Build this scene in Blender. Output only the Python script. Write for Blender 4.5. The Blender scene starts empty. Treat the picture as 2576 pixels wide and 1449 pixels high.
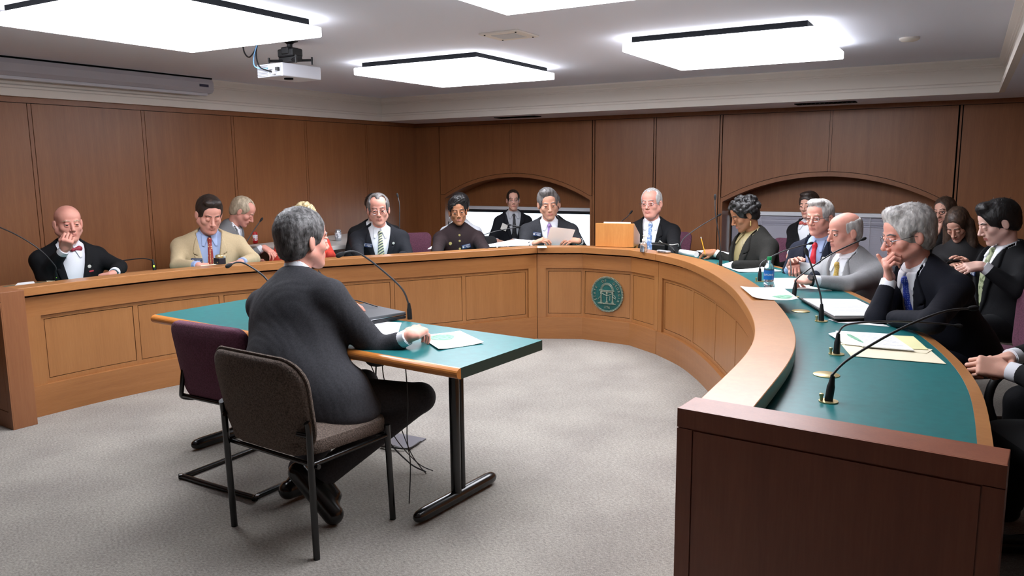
import bpy, bmesh, math, random
import numpy as np
from mathutils import Vector, Matrix
random.seed(7); rng = np.random.default_rng(11)
PI = math.pi
SC = bpy.context.scene
COL = SC.collection

# ---------------------------------------------------------------- camera model and measured frames
F_PX, CXP, CYP = 1979.0, 1288.0, 724.5
PITCH, ROLL, EYE = .1532, -.0099, 1.50
_cp, _sp = math.cos(PITCH), math.sin(PITCH)
_cr, _sr = math.cos(ROLL), math.sin(ROLL)
RCAM = np.array([[_cr, -_sr, 0], [_sr, _cr, 0], [0, 0, 1]]) @ np.array([[1, 0, 0], [0, -_sp, -_cp], [0, _cp, -_sp]])
CAMW = np.array([0, 0, EYE])
_a = math.radians(-30.0)
EA = np.array([math.cos(_a), math.sin(_a), 0]); EB = np.array([-math.sin(_a), math.cos(_a), 0])
KW = np.array([-1.259, 10.624, 0.0])          # back left corner of the room, seen from the camera

def room(q):
    d = np.asarray(q, float) - KW
    return Vector((float(d @ EA), float(d @ EB), float(q[2])))
def _ray(px, py): return RCAM.T @ np.array([(px - CXP) / F_PX, (py - CYP) / F_PX, 1.])
def PZ(px, py, z):            # point on the horizontal plane z
    d = _ray(px, py); t = (z - EYE) / d[2]; return room(CAMW + t * d)
def PD(px, py, Y):            # point at distance Y in front of the camera
    d = _ray(px, py); return room(CAMW + d * (Y / d[1]))
def vroom(c):                 # direction given in the camera's level frame
    return Vector((float(np.dot(c, EA)), float(np.dot(c, EB)), float(c[2])))
def facing(px, app):          # app: 0 towards the camera, 90 towards the right, 180 away
    los = math.atan2(px - CXP, F_PX); a = math.radians(app) - los
    return vroom((math.sin(a), -math.cos(a), 0)).normalized()
# the desk's own frame: origin under the seal, U along the front, V away
TH = -math.radians(5.01); O2 = room((.803, 6.625, 0))
U2 = Vector((math.cos(TH), math.sin(TH), 0)); V2 = Vector((-math.sin(TH), math.cos(TH), 0))
def L(u, v, z=0.): return Vector((O2.x, O2.y, 0)) + U2 * u + V2 * v + Vector((0, 0, z))
def toL(p): d = Vector((p.x - O2.x, p.y - O2.y, 0)); return d.dot(U2), d.dot(V2)

# ---------------------------------------------------------------- materials
MATS = {}
def nodes_of(m):
    m.use_nodes = True; nt = m.node_tree; return nt, nt.nodes, nt.links, nt.nodes['Principled BSDF']
def lin(c): return tuple((x / 12.92 if x <= .04045 else ((x + .055) / 1.055) ** 2.4) for x in (v / 255. for v in c)) + (1,)
def mat(name, col, rough=.6, metal=0., var=0., scale=8., bump=0., bscale=60., coat=0., spec=.5, stretch=(1, 1, 1), detail=4, sheen=0., col2=None, sss=0., alpha=1., trans=0., emit=0.):
    if name in MATS: return MATS[name]
    m = bpy.data.materials.new(name); nt, N, Lk, b = nodes_of(m)
    c = lin(col); b.inputs['Base Color'].default_value = c
    b.inputs['Roughness'].default_value = rough; b.inputs['Metallic'].default_value = metal
    b.inputs['Specular IOR Level'].default_value = spec; b.inputs['Coat Weight'].default_value = coat
    b.inputs['Coat Roughness'].default_value = .25
    if sheen: b.inputs['Sheen Weight'].default_value = sheen
    if sss: b.inputs['Subsurface Weight'].default_value = sss; b.inputs['Subsurface Radius'].default_value = (.012, .005, .003); b.inputs['Subsurface Scale'].default_value = 1.
    if trans: b.inputs['Transmission Weight'].default_value = trans
    if alpha < 1: b.inputs['Alpha'].default_value = alpha
    if emit: b.inputs['Emission Color'].default_value = c; b.inputs['Emission Strength'].default_value = emit
    if var or bump:
        tc = N.new('ShaderNodeTexCoord'); mp = N.new('ShaderNodeMapping'); mp.inputs['Scale'].default_value = stretch
        Lk.new(tc.outputs['Object'], mp.inputs['Vector'])
    if var:
        no = N.new('ShaderNodeTexNoise'); no.inputs['Scale'].default_value = scale; no.inputs['Detail'].default_value = detail
        Lk.new(mp.outputs[0], no.inputs['Vector'])
        rp = N.new('ShaderNodeValToRGB'); rp.color_ramp.elements[0].position = .3; rp.color_ramp.elements[1].position = .7
        d = col2 if col2 else tuple(max(0, x * (1 - var)) for x in col)
        e = col if col2 else tuple(min(255, x * (1 + var)) for x in col)
        rp.color_ramp.elements[0].color = lin(d); rp.color_ramp.elements[1].color = lin(e)
        Lk.new(no.outputs['Fac'], rp.inputs['Fac']); Lk.new(rp.outputs['Color'], b.inputs['Base Color'])
    if bump:
        n2 = N.new('ShaderNodeTexNoise'); n2.inputs['Scale'].default_value = bscale; n2.inputs['Detail'].default_value = 3
        bp = N.new('ShaderNodeBump'); bp.inputs['Strength'].default_value = bump; bp.inputs['Distance'].default_value = .01
        Lk.new(mp.outputs[0], n2.inputs['Vector']); Lk.new(n2.outputs['Fac'], bp.inputs['Height']); Lk.new(bp.outputs['Normal'], b.inputs['Normal'])
    MATS[name] = m; return m

def wood(name, c1, c2, c3, st=(14, 14, .9), rough=.38, coat=.25):
    if name in MATS: return MATS[name]
    m = bpy.data.materials.new(name); nt, N, Lk, b = nodes_of(m)
    tc = N.new('ShaderNodeTexCoord')
    def noise(sc, s, d):
        mp = N.new('ShaderNodeMapping'); mp.inputs['Scale'].default_value = s; Lk.new(tc.outputs['Object'], mp.inputs['Vector'])
        n = N.new('ShaderNodeTexNoise'); n.inputs['Scale'].default_value = sc; n.inputs['Detail'].default_value = d
        n.inputs['Roughness'].default_value = .65; Lk.new(mp.outputs[0], n.inputs['Vector']); return n
    n1 = noise(1.0, st, 5); n2 = noise(1.0, tuple(x * 9 for x in st), 4); n3 = noise(.9, (1, 1, 1), 2)
    rp = N.new('ShaderNodeValToRGB'); e = rp.color_ramp.elements
    e[0].position = .28; e[0].color = lin(c1); e[1].position = .72; e[1].color = lin(c3)
    x = e.new(.5); x.color = lin(c2)
    mx = N.new('ShaderNodeMix'); mx.data_type = 'FLOAT'; mx.inputs['Factor'].default_value = .42
    Lk.new(n1.outputs['Fac'], mx.inputs['A']); Lk.new(n2.outputs['Fac'], mx.inputs['B'])
    m2 = N.new('ShaderNodeMix'); m2.data_type = 'FLOAT'; m2.inputs['Factor'].default_value = .25
    Lk.new(mx.outputs['Result'], m2.inputs['A']); Lk.new(n3.outputs['Fac'], m2.inputs['B'])
    Lk.new(m2.outputs['Result'], rp.inputs['Fac']); Lk.new(rp.outputs['Color'], b.inputs['Base Color'])
    b.inputs['Roughness'].default_value = rough; b.inputs['Coat Weight'].default_value = coat; b.inputs['Coat Roughness'].default_value = .3
    bp = N.new('ShaderNodeBump'); bp.inputs['Strength'].default_value = .06; bp.inputs['Distance'].default_value = .002
    Lk.new(n2.outputs['Fac'], bp.inputs['Height']); Lk.new(bp.outputs['Normal'], b.inputs['Normal'])
    MATS[name] = m; return m

def pattern_mat(name, base, kind, c2, sc=60, c3=None, rot=(0, 0, 0), rough=.6):
    if name in MATS: return MATS[name]
    m = bpy.data.materials.new(name); nt, N, Lk, b = nodes_of(m)
    tc = N.new('ShaderNodeTexCoord'); mp = N.new('ShaderNodeMapping'); mp.inputs['Rotation'].default_value = rot
    Lk.new(tc.outputs['UV'] if kind == 'uv' else tc.outputs['Object'], mp.inputs['Vector'])
    if kind == 'stripe':
        t = N.new('ShaderNodeTexWave'); t.inputs['Scale'].default_value = sc; t.inputs['Distortion'].default_value = .3; t.bands_direction = 'Z'; out = t.outputs['Fac']
    elif kind == 'dots':
        t = N.new('ShaderNodeTexVoronoi'); t.inputs['Scale'].default_value = sc; t.inputs['Randomness'].default_value = .25; out = t.outputs['Distance']
    else:
        t = N.new('ShaderNodeTexNoise'); t.inputs['Scale'].default_value = sc; t.inputs['Detail'].default_value = 2; out = t.outputs['Fac']
    Lk.new(mp.outputs[0], t.inputs['Vector'])
    rp = N.new('ShaderNodeValToRGB'); rp.color_ramp.interpolation = 'CONSTANT'; e = rp.color_ramp.elements
    if kind == 'dots': e[0].color = lin(c2); e[1].position = .35; e[1].color = lin(base)
    else:
        e[0].color = lin(base); e[1].position = .55; e[1].color = lin(c2)
        if c3: x = e.new(.78); x.color = lin(c3)
    Lk.new(out, rp.inputs['Fac']); Lk.new(rp.outputs['Color'], b.inputs['Base Color']); b.inputs['Roughness'].default_value = rough
    MATS[name] = m; return m

# ---------------------------------------------------------------- objects
def mesh_obj(name, me, mats, parent=None, smooth=False):
    o = bpy.data.objects.new(name, me); COL.objects.link(o)
    for m in (mats if isinstance(mats, (list, tuple)) else [mats]): me.materials.append(m)
    if smooth: me.polygons.foreach_set('use_smooth', [True] * len(me.polygons))
    if parent: o.parent = parent
    return o
def tag(o, label=None, cat=None, group=None, kind=None):
    if label: o['label'] = label
    if cat: o['category'] = cat
    if group: o['group'] = group
    if kind: o['kind'] = kind
    return o
def thing(name, label, cat, loc=(0, 0, 0), group=None, rz=0.):
    o = bpy.data.objects.new(name, None); o.empty_display_size = .1; COL.objects.link(o); o.location = loc; o.rotation_euler = (0, 0, rz)
    return tag(o, label, cat, group)
def copy_tree(o, parent=None):
    c = o.copy(); COL.objects.link(c)
    if parent: c.parent = parent
    for ch in list(o.children): copy_tree(ch, c)
    return c

class MB:
    """collects plain shapes (world coordinates) into one mesh"""
    def __init__(s): s.v = []; s.f = []; s.mi = []; s.sm = []
    def add(s, vs, fs, mi=0, sm=False):
        n = len(s.v); s.v += [tuple(v) for v in vs]; s.f += [tuple(i + n for i in f) for f in fs]; s.mi += [mi] * len(fs); s.sm += [sm] * len(fs)
    def box(s, lo, hi, M=None, mi=0, bev=0.):
        x0, y0, z0 = lo; x1, y1, z1 = hi
        if bev:
            bm = bmesh.new(); bmesh.ops.create_cube(bm, size=1)
            for v in bm.verts: v.co = Vector(((x0 + x1) / 2 + v.co.x * (x1 - x0), (y0 + y1) / 2 + v.co.y * (y1 - y0), (z0 + z1) / 2 + v.co.z * (z1 - z0)))
            bmesh.ops.bevel(bm, geom=bm.edges[:], offset=bev, segments=2, affect='EDGES', profile=.5)
            bm.verts.index_update(); vs = [v.co.copy() for v in bm.verts]; fs = [[v.index for v in f.verts] for f in bm.faces]; bm.free()
        else:
            vs = [Vector(p) for p in ((x0, y0, z0), (x1, y0, z0), (x1, y1, z0), (x0, y1, z0), (x0, y0, z1), (x1, y0, z1), (x1, y1, z1), (x0, y1, z1))]
            fs = [(0, 3, 2, 1), (4, 5, 6, 7), (0, 1, 5, 4), (1, 2, 6, 5), (2, 3, 7, 6), (3, 0, 4, 7)]
        if M is not None: vs = [M @ v for v in vs]
        s.add(vs, fs, mi); return s
    def prism(s, poly, M, d, mi=0):       # poly 2-D in M's xy plane, extruded d along M's z
        n = len(poly); vs = [M @ Vector((x, y, 0)) for x, y in poly] + [M @ Vector((x, y, d)) for x, y in poly]
        fs = [tuple(range(n - 1, -1, -1)), tuple(range(n, 2 * n))] + [(i, (i + 1) % n, n + (i + 1) % n, n + i) for i in range(n)]
        s.add(vs, fs, mi); return s
    def tube(s, pts, r, n=10, mi=0, cap=True, closed=False):
        pts = [Vector(p) for p in pts]; m = len(pts); rs = r if isinstance(r, (list, tuple)) else [r] * m
        vs = []; prev = None
        for i, p in enumerate(pts):
            if closed: t = (pts[(i + 1) % m] - pts[i - 1])
            else: t = pts[min(i + 1, m - 1)] - pts[max(i - 1, 0)]
            if t.length < 1e-9: t = Vector((0, 0, 1))
            t.normalize()
            if prev is None:
                a = Vector((0, 0, 1)) if abs(t.z) < .9 else Vector((1, 0, 0)); x = t.cross(a).normalized()
            else:
                x = prev - t * prev.dot(t); x = x.normalized() if x.length > 1e-6 else t.orthogonal().normalized()
            prev = x; y = t.cross(x)
            vs += [p + (x * math.cos(2 * PI * k / n) + y * math.sin(2 * PI * k / n)) * rs[i] for k in range(n)]
        fs = [(i * n + k, i * n + (k + 1) % n, (i + 1) * n + (k + 1) % n, (i + 1) * n + k) for i in range(m - 1) for k in range(n)]
        if closed: fs += [((m - 1) * n + k, (m - 1) * n + (k + 1) % n, (k + 1) % n, k) for k in range(n)]
        elif cap: fs += [tuple(range(n - 1, -1, -1)), tuple((m - 1) * n + k for k in range(n))]
        s.add(vs, fs, mi, True); return s
    def lathe(s, prof, c, n=28, mi=0, axis=None, cap=True):   # prof [(r, z)]
        M = Matrix.Translation(Vector(c)) if axis is None else Matrix.Translation(Vector(c)) @ axis.to_4x4()
        vs = [M @ Vector((r * math.cos(2 * PI * k / n), r * math.sin(2 * PI * k / n), z)) for r, z in prof for k in range(n)]
        m = len(prof)
        fs = [(i * n + k, i * n + (k + 1) % n, (i + 1) * n + (k + 1) % n, (i + 1) * n + k) for i in range(m - 1) for k in range(n)]
        if cap: fs += [tuple(range(n - 1, -1, -1)), tuple((m - 1) * n + k for k in range(n))]
        s.add(vs, fs, mi, True); return s
    def build(s, name, mats, parent=None, smooth=None, bevel=0., auto=True):
        off = Vector((0, 0, 0))
        if parent is not None:
            q = parent; M = Matrix.Identity(4)
            while q is not None:
                M = (Matrix.Translation(q.location) @ q.rotation_euler.to_matrix().to_4x4()) @ M; q = q.parent
            Mi = M.inverted(); vs = [Mi @ Vector(v) for v in s.v]
        else: vs = s.v
        me = bpy.data.meshes.new(name); me.from_pydata([tuple(v) for v in vs], [], s.f)
        o = mesh_obj(name, me, mats, parent)
        me.polygons.foreach_set('material_index', s.mi)
        me.polygons.foreach_set('use_smooth', s.sm if smooth is None else [smooth] * len(s.f))
        bm = bmesh.new(); bm.from_mesh(me); bmesh.ops.recalc_face_normals(bm, faces=bm.faces[:]); bm.to_mesh(me); bm.free()
        if bevel:
            md = o.modifiers.new('bevel', 'BEVEL'); md.width = bevel; md.segments = 2; md.limit_method = 'ANGLE'; md.angle_limit = math.radians(40)
        if any(s.sm): me.set_sharp_from_angle(angle=math.radians(50))
        return o
def frame(org, x, z=None, y=None):
    x = Vector(x).normalized()
    if z is not None: z = Vector(z).normalized(); y = z.cross(x).normalized(); z = x.cross(y)
    else: y = Vector(y).normalized(); z = x.cross(y).normalized(); y = z.cross(x)
    M = Matrix(((x.x, y.x, z.x, 0), (x.y, y.y, z.y, 0), (x.z, y.z, z.z, 0), (0, 0, 0, 1)))
    return Matrix.Translation(Vector(org)) @ M
def spline(pts, n=12):
    P = [Vector(p) for p in pts]; out = []
    for i in range(len(P) - 1):
        p0 = P[max(i - 1, 0)]; p1 = P[i]; p2 = P[i + 1]; p3 = P[min(i + 2, len(P) - 1)]
        for k in range(n):
            t = k / n; out.append(.5 * ((2 * p1) + (p2 - p0) * t + (2 * p0 - 5 * p1 + 4 * p2 - p3) * t * t + (3 * p1 - p0 - 3 * p2 + p3) * t ** 3))
    out.append(P[-1]); return out

# ---------------------------------------------------------------- signed distance modelling
def smin(a, b, k):
    if k <= 0: return np.minimum(a, b)
    h = np.clip(.5 + .5 * (b - a) / k, 0, 1); return b * (1 - h) + a * h - k * h * (1 - h)
def _ell(c, r, M=None):
    c = np.array(c, float); r = np.array(r, float); R = r.max()
    def f(x, y, z):
        p = [x - c[0], y - c[1], z - c[2]]
        if M is not None: p = [M[0][i] * p[0] + M[1][i] * p[1] + M[2][i] * p[2] for i in range(3)]
        k0 = np.sqrt((p[0] / r[0]) ** 2 + (p[1] / r[1]) ** 2 + (p[2] / r[2]) ** 2)
        k1 = np.sqrt((p[0] / r[0] ** 2) ** 2 + (p[1] / r[1] ** 2) ** 2 + (p[2] / r[2] ** 2) ** 2) + 1e-9
        return k0 * (k0 - 1) / k1
    rr = r if M is None else np.array([R] * 3)
    return f, c - rr, c + rr
def _con(a, b, ra, rb=None):
    a = np.array(a, float); b = np.array(b, float); rb = ra if rb is None else rb; ba = b - a; n = max(ba @ ba, 1e-12)
    def f(x, y, z):
        px, py, pz = x - a[0], y - a[1], z - a[2]
        t = np.clip((px * ba[0] + py * ba[1] + pz * ba[2]) / n, 0, 1)
        return np.sqrt((px - t * ba[0]) ** 2 + (py - t * ba[1]) ** 2 + (pz - t * ba[2]) ** 2) - (ra + (rb - ra) * t)
    m = max(ra, rb); return f, np.minimum(a, b) - m, np.maximum(a, b) + m
def _box(c, hf, rad, M=None):
    c = np.array(c, float); R = float(np.linalg.norm(hf))
    def f(x, y, z):
        p = [x - c[0], y - c[1], z - c[2]]
        if M is not None: p = [M[0][i] * p[0] + M[1][i] * p[1] + M[2][i] * p[2] for i in range(3)]
        q = [np.abs(p[i]) - (hf[i] - rad) for i in range(3)]
        o = np.sqrt(np.maximum(q[0], 0) ** 2 + np.maximum(q[1], 0) ** 2 + np.maximum(q[2], 0) ** 2)
        return o + np.minimum(np.maximum(q[0], np.maximum(q[1], q[2])), 0) - rad
    return f, c - R, c + R
class SDF:
    def __init__(s, lo, hi, h):
        s.lo = np.array(lo, float); s.h = h; s.n = np.maximum(np.ceil((np.array(hi, float) - s.lo) / h).astype(int) + 1, 4)
        s.ax = [s.lo[i] + np.arange(s.n[i]) * h for i in range(3)]
        s.d = np.full(s.n, .2)
    def sl(s, lo, hi, m):
        a = np.clip(((lo - m - s.lo) / s.h).astype(int), 0, s.n); b = np.clip(((hi + m - s.lo) / s.h).astype(int) + 2, 0, s.n)
        return tuple(slice(a[i], b[i]) for i in range(3))
    def co(s, S): return s.ax[0][S[0]][:, None, None], s.ax[1][S[1]][None, :, None], s.ax[2][S[2]][None, None, :]
    def add(s, prim, k=.01, sub=False):
        f, lo, hi = prim; S = s.sl(np.array(lo), np.array(hi), k + .03)
        if any(x.stop - x.start < 1 for x in S): return s
        v = f(*s.co(S)); b = s.d[S]
        s.d[S] = -smin(-b, v, k) if sub else smin(b, v, k); return s
    def full(s): return s.ax[0][:, None, None], s.ax[1][None, :, None], s.ax[2][None, None, :]
    def mesh(s, d=None):
        d = s.d if d is None else d
        d = d.copy(); d[0] = d[-1] = .1; d[:, 0] = d[:, -1] = .1; d[:, :, 0] = d[:, :, -1] = .1
        ins = d < 0
        c = [ins[i:ins.shape[0] - 1 + i, j:ins.shape[1] - 1 + j, k:ins.shape[2] - 1 + k] for i in (0, 1) for j in (0, 1) for k in (0, 1)]
        al = c[0].copy(); an = c[0].copy()
        for q in c[1:]: al &= q; an |= q
        cells = np.argwhere(an & ~al)
        if not len(cells): return np.zeros((0, 3)), np.zeros((0, 4), int)
        vid = np.full(an.shape, -1, np.int64); vid[tuple(cells.T)] = np.arange(len(cells))
        cor = np.array([(i, j, k) for i in (0, 1) for j in (0, 1) for k in (0, 1)])
        dv = np.stack([d[tuple((cells + o).T)] for o in cor], 1)
        acc = np.zeros((len(cells), 3)); cnt = np.zeros(len(cells))
        for a in range(8):
            for b in range(a + 1, 8):
                if np.abs(cor[a] - cor[b]).sum() != 1: continue
                da, db = dv[:, a], dv[:, b]; m = (da < 0) != (db < 0); t = np.where(m, da / np.where(m, da - db, 1), 0)
                acc += m[:, None] * (cor[a] + t[:, None] * (cor[b] - cor[a])); cnt += m
        V = s.lo + (cells + acc / cnt[:, None]) * s.h
        Q = []
        for ax in range(3):
            A = ins[tuple(slice(0, -1) if i == ax else slice(None) for i in range(3))]; B = ins[tuple(slice(1, None) if i == ax else slice(None) for i in range(3))]
            e = np.argwhere(A != B); e = e[np.all([(e[:, i] > 0) & (e[:, i] < an.shape[i]) if i != ax else e[:, i] >= 0 for i in range(3)], 0)]
            u, w = [i for i in range(3) if i != ax]; du = np.zeros(3, int); dw = np.zeros(3, int); du[u] = 1; dw[w] = 1
            q = np.stack([vid[tuple((e - du - dw).T)], vid[tuple((e - dw).T)], vid[tuple(e.T)], vid[tuple((e - du).T)]], 1)
            fl = A[tuple(e.T)] ^ (ax == 1); q[~fl] = q[~fl][:, ::-1]; Q.append(q[(q >= 0).all(1)])
        return V, np.concatenate(Q)
def np_obj(name, V, Q, mats, parent=None, mi=None, smooth=True):
    if parent is not None:
        q = parent; off = Vector((0, 0, 0))
        while q is not None: off = off + q.location; q = q.parent
        V = V - np.array(off)
    me = bpy.data.meshes.new(name); nf = len(Q)
    me.vertices.add(len(V)); me.vertices.foreach_set('co', np.ascontiguousarray(V, np.float32).ravel())
    me.loops.add(nf * 4); me.loops.foreach_set('vertex_index', np.ascontiguousarray(Q, np.int32).ravel())
    me.polygons.add(nf); me.polygons.foreach_set('loop_start', np.arange(nf, dtype=np.int32) * 4)
    me.update(calc_edges=True); me.validate()
    o = mesh_obj(name, me, mats, parent)
    if smooth: me.polygons.foreach_set('use_smooth', [True] * len(me.polygons))
    if mi is not None and len(me.polygons) == nf: me.polygons.foreach_set('material_index', np.ascontiguousarray(mi, np.int32))
    return o
def relax(V, Q, it=2, f=.5):
    e = np.concatenate([Q[:, [0, 1]], Q[:, [1, 2]], Q[:, [2, 3]], Q[:, [3, 0]]]); e = np.concatenate([e, e[:, ::-1]]); n = np.bincount(e[:, 0], minlength=len(V)).clip(1)[:, None]
    for _ in range(it):
        A = np.stack([np.bincount(e[:, 0], weights=V[e[:, 1], k], minlength=len(V)) for k in range(3)], 1) / n; V = V + (A - V) * f
    return V, Q
def joinm(parts):
    V = []; Q = []; n = 0
    for v, q in parts: V.append(v); Q.append(q + n); n += len(v)
    return np.concatenate(V), np.concatenate(Q)
def M3(m): return np.array([[m[i][j] for j in range(3)] for i in range(3)])
# ---------------------------------------------------------------- materials in use
WALLW = wood('wall_veneer', (118, 72, 42), (140, 88, 51), (158, 104, 63), st=(16, 16, .8), rough=.42, coat=.15)
WALLT = wood('wall_trim_wood', (116, 70, 41), (138, 86, 50), (154, 101, 61), st=(3, 3, 3), rough=.42, coat=.15)
DESKV = wood('desk_veneer', (140, 91, 50), (158, 107, 61), (172, 121, 72), st=(17, 17, .9), rough=.35)
DESKH = wood('desk_rail_wood', (134, 85, 46), (154, 102, 57), (170, 117, 70), st=(1.4, 1.4, 24), rough=.33)
CAPW = wood('desk_cap_wood', (148, 96, 53), (168, 114, 66), (184, 130, 81), st=(4, 4, 30), rough=.3)
ENDW = wood('end_panel_wood', (118, 64, 44), (138, 78, 54), (154, 92, 64), st=(14, 14, .8), rough=.4)
GAP = mat('dark_gap', (26, 15, 10), rough=.9)
GREEN = mat('green_laminate', (30, 104, 106), rough=.34, var=.05, scale=30, spec=.55)
DKGREEN = mat('green_edge', (24, 62, 60), rough=.35)
WHITE = mat('ceiling_paint', (238, 240, 250), rough=.9, bump=.02, bscale=200)
CROWN = mat('crown_paint', (236, 228, 218), rough=.7)
BLACK = mat('black_metal', (9, 9, 10), rough=.22, spec=.6)
BLKPLASTIC = mat('black_plastic', (16, 16, 17), rough=.45)
BRASS = mat('brass', (206, 186, 134), rough=.32, metal=.75)
CHROME = mat('chrome', (190, 190, 195), rough=.2, metal=1.)
PAPER = mat('paper', (240, 240, 240), rough=.8)
CREAM = mat('manila', (232, 222, 194), rough=.8)

# ---------------------------------------------------------------- camera
cam = bpy.data.cameras.new('camera'); cam.sensor_width = 36; cam.lens = F_PX / 2576 * 36; cam.clip_start = .05
cam.shift_x = 0; cam.shift_y = 0
co = bpy.data.objects.new('camera', cam); COL.objects.link(co)
rx, ry, rz = (vroom(RCAM.T @ np.array(a, float)) for a in ((1, 0, 0), (0, -1, 0), (0, 0, -1)))
co.matrix_world = Matrix(((rx.x, ry.x, rz.x, 0), (rx.y, ry.y, rz.y, 0), (rx.z, ry.z, rz.z, 0), (0, 0, 0, 1)))
co.location = room((0, 0, EYE)); SC.camera = co

# ---------------------------------------------------------------- floor, ceiling, walls
def carpet():
    m = bpy.data.materials.new('carpet'); nt, N, Lk, b = nodes_of(m)
    tc = N.new('ShaderNodeTexCoord')
    def noi(sc, st, d=3, rot=0):
        mp = N.new('ShaderNodeMapping'); mp.inputs['Scale'].default_value = st; mp.inputs['Rotation'].default_value = (0, 0, rot)
        Lk.new(tc.outputs['Object'], mp.inputs['Vector']); n = N.new('ShaderNodeTexNoise'); n.inputs['Scale'].default_value = sc; n.inputs['Detail'].default_value = d
        Lk.new(mp.outputs[0], n.inputs['Vector']); return n.outputs['Fac']
    def ramp(src, p0, c0, p1, c1):
        r = N.new('ShaderNodeValToRGB'); r.color_ramp.elements[0].position = p0; r.color_ramp.elements[0].color = lin(c0)
        r.color_ramp.elements[1].position = p1; r.color_ramp.elements[1].color = lin(c1); Lk.new(src, r.inputs['Fac']); return r.outputs['Color']
    def mul(a, b_, f):
        x = N.new('ShaderNodeMix'); x.data_type = 'RGBA'; x.blend_type = 'MULTIPLY'; x.inputs[0].default_value = f
        Lk.new(a, x.inputs[6]); Lk.new(b_, x.inputs[7]); return x.outputs[2]
    c = ramp(noi(1, (60, 130, 1), 4, .9), .3, (148, 144, 138), .7, (182, 177, 169))
    c = mul(c, ramp(noi(1, (260, 110, 1), 3, .3), .35, (176, 174, 176), .65, (255, 252, 246)), .55)
    c = mul(c, ramp(noi(2.2, (1, 1, 1), 4), .35, (222, 220, 222), .65, (255, 255, 255)), .7)
    Lk.new(c, b.inputs['Base Color']); b.inputs['Roughness'].default_value = .95; b.inputs['Specular IOR Level'].default_value = .1
    bp = N.new('ShaderNodeBump'); bp.inputs['Strength'].default_value = .18; bp.inputs['Distance'].default_value = .004
    Lk.new(noi(260, (1, 1, 1), 2), bp.inputs['Height']); Lk.new(bp.outputs['Normal'], b.inputs['Normal']); return m
XR, YF, ZC, ZS = 8.9, -11.5, 2.35, 2.07
m = MB(); m.box((-.12, YF - .1, -.08), (XR + .1, .6, 0)); tag(m.build('floor', carpet()), kind='structure')
m = MB(); m.box((-.12, YF - .1, ZC), (XR + .1, .6, ZC + .1)); m.box((-.1, -.70, ZS), (XR, .5, ZC)); m.box((6.61, YF, ZS), (XR, -.70, ZC))
tag(m.build('ceiling', WHITE), kind='structure')

# left wall with flush panels between paired reveals
m = MB(); g = .005
m.box((-.12, YF, 0), (-.014, .5, ZC), mi=1)
m.box((-.014, YF, 2.027), (0, .5, 2.10), mi=2)
cuts = [-1.000, -2.02, -3.025, -4.014, -5.0, -6.0, -7.0, -8.0, -9.0, -10.0, -11.0]
prev = g
for c in cuts:
    m.box((-.014, c + .014 + g, .13), (0, prev - g, 2.022)); m.box((-.014, c - .014, .13), (0, c + .014, 2.022), mi=2); prev = c - .014
tag(m.build('wall_left', [WALLW, GAP, WALLT]), kind='structure')
m = MB(); m.box((0, YF, 0), (.015, 0, .12)); tag(m.build('baseboard_left', WALLT), kind='structure')
# right wall and the wall behind the camera
m = MB(); m.box((XR, YF, 0), (XR + .1, .5, ZC)); tag(m.build('wall_right', WALLW), kind='structure')
m = MB(); m.box((-.1, YF - .1, 0), (XR + .1, YF, ZC)); tag(m.build('wall_front', WALLW), kind='structure')

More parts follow.
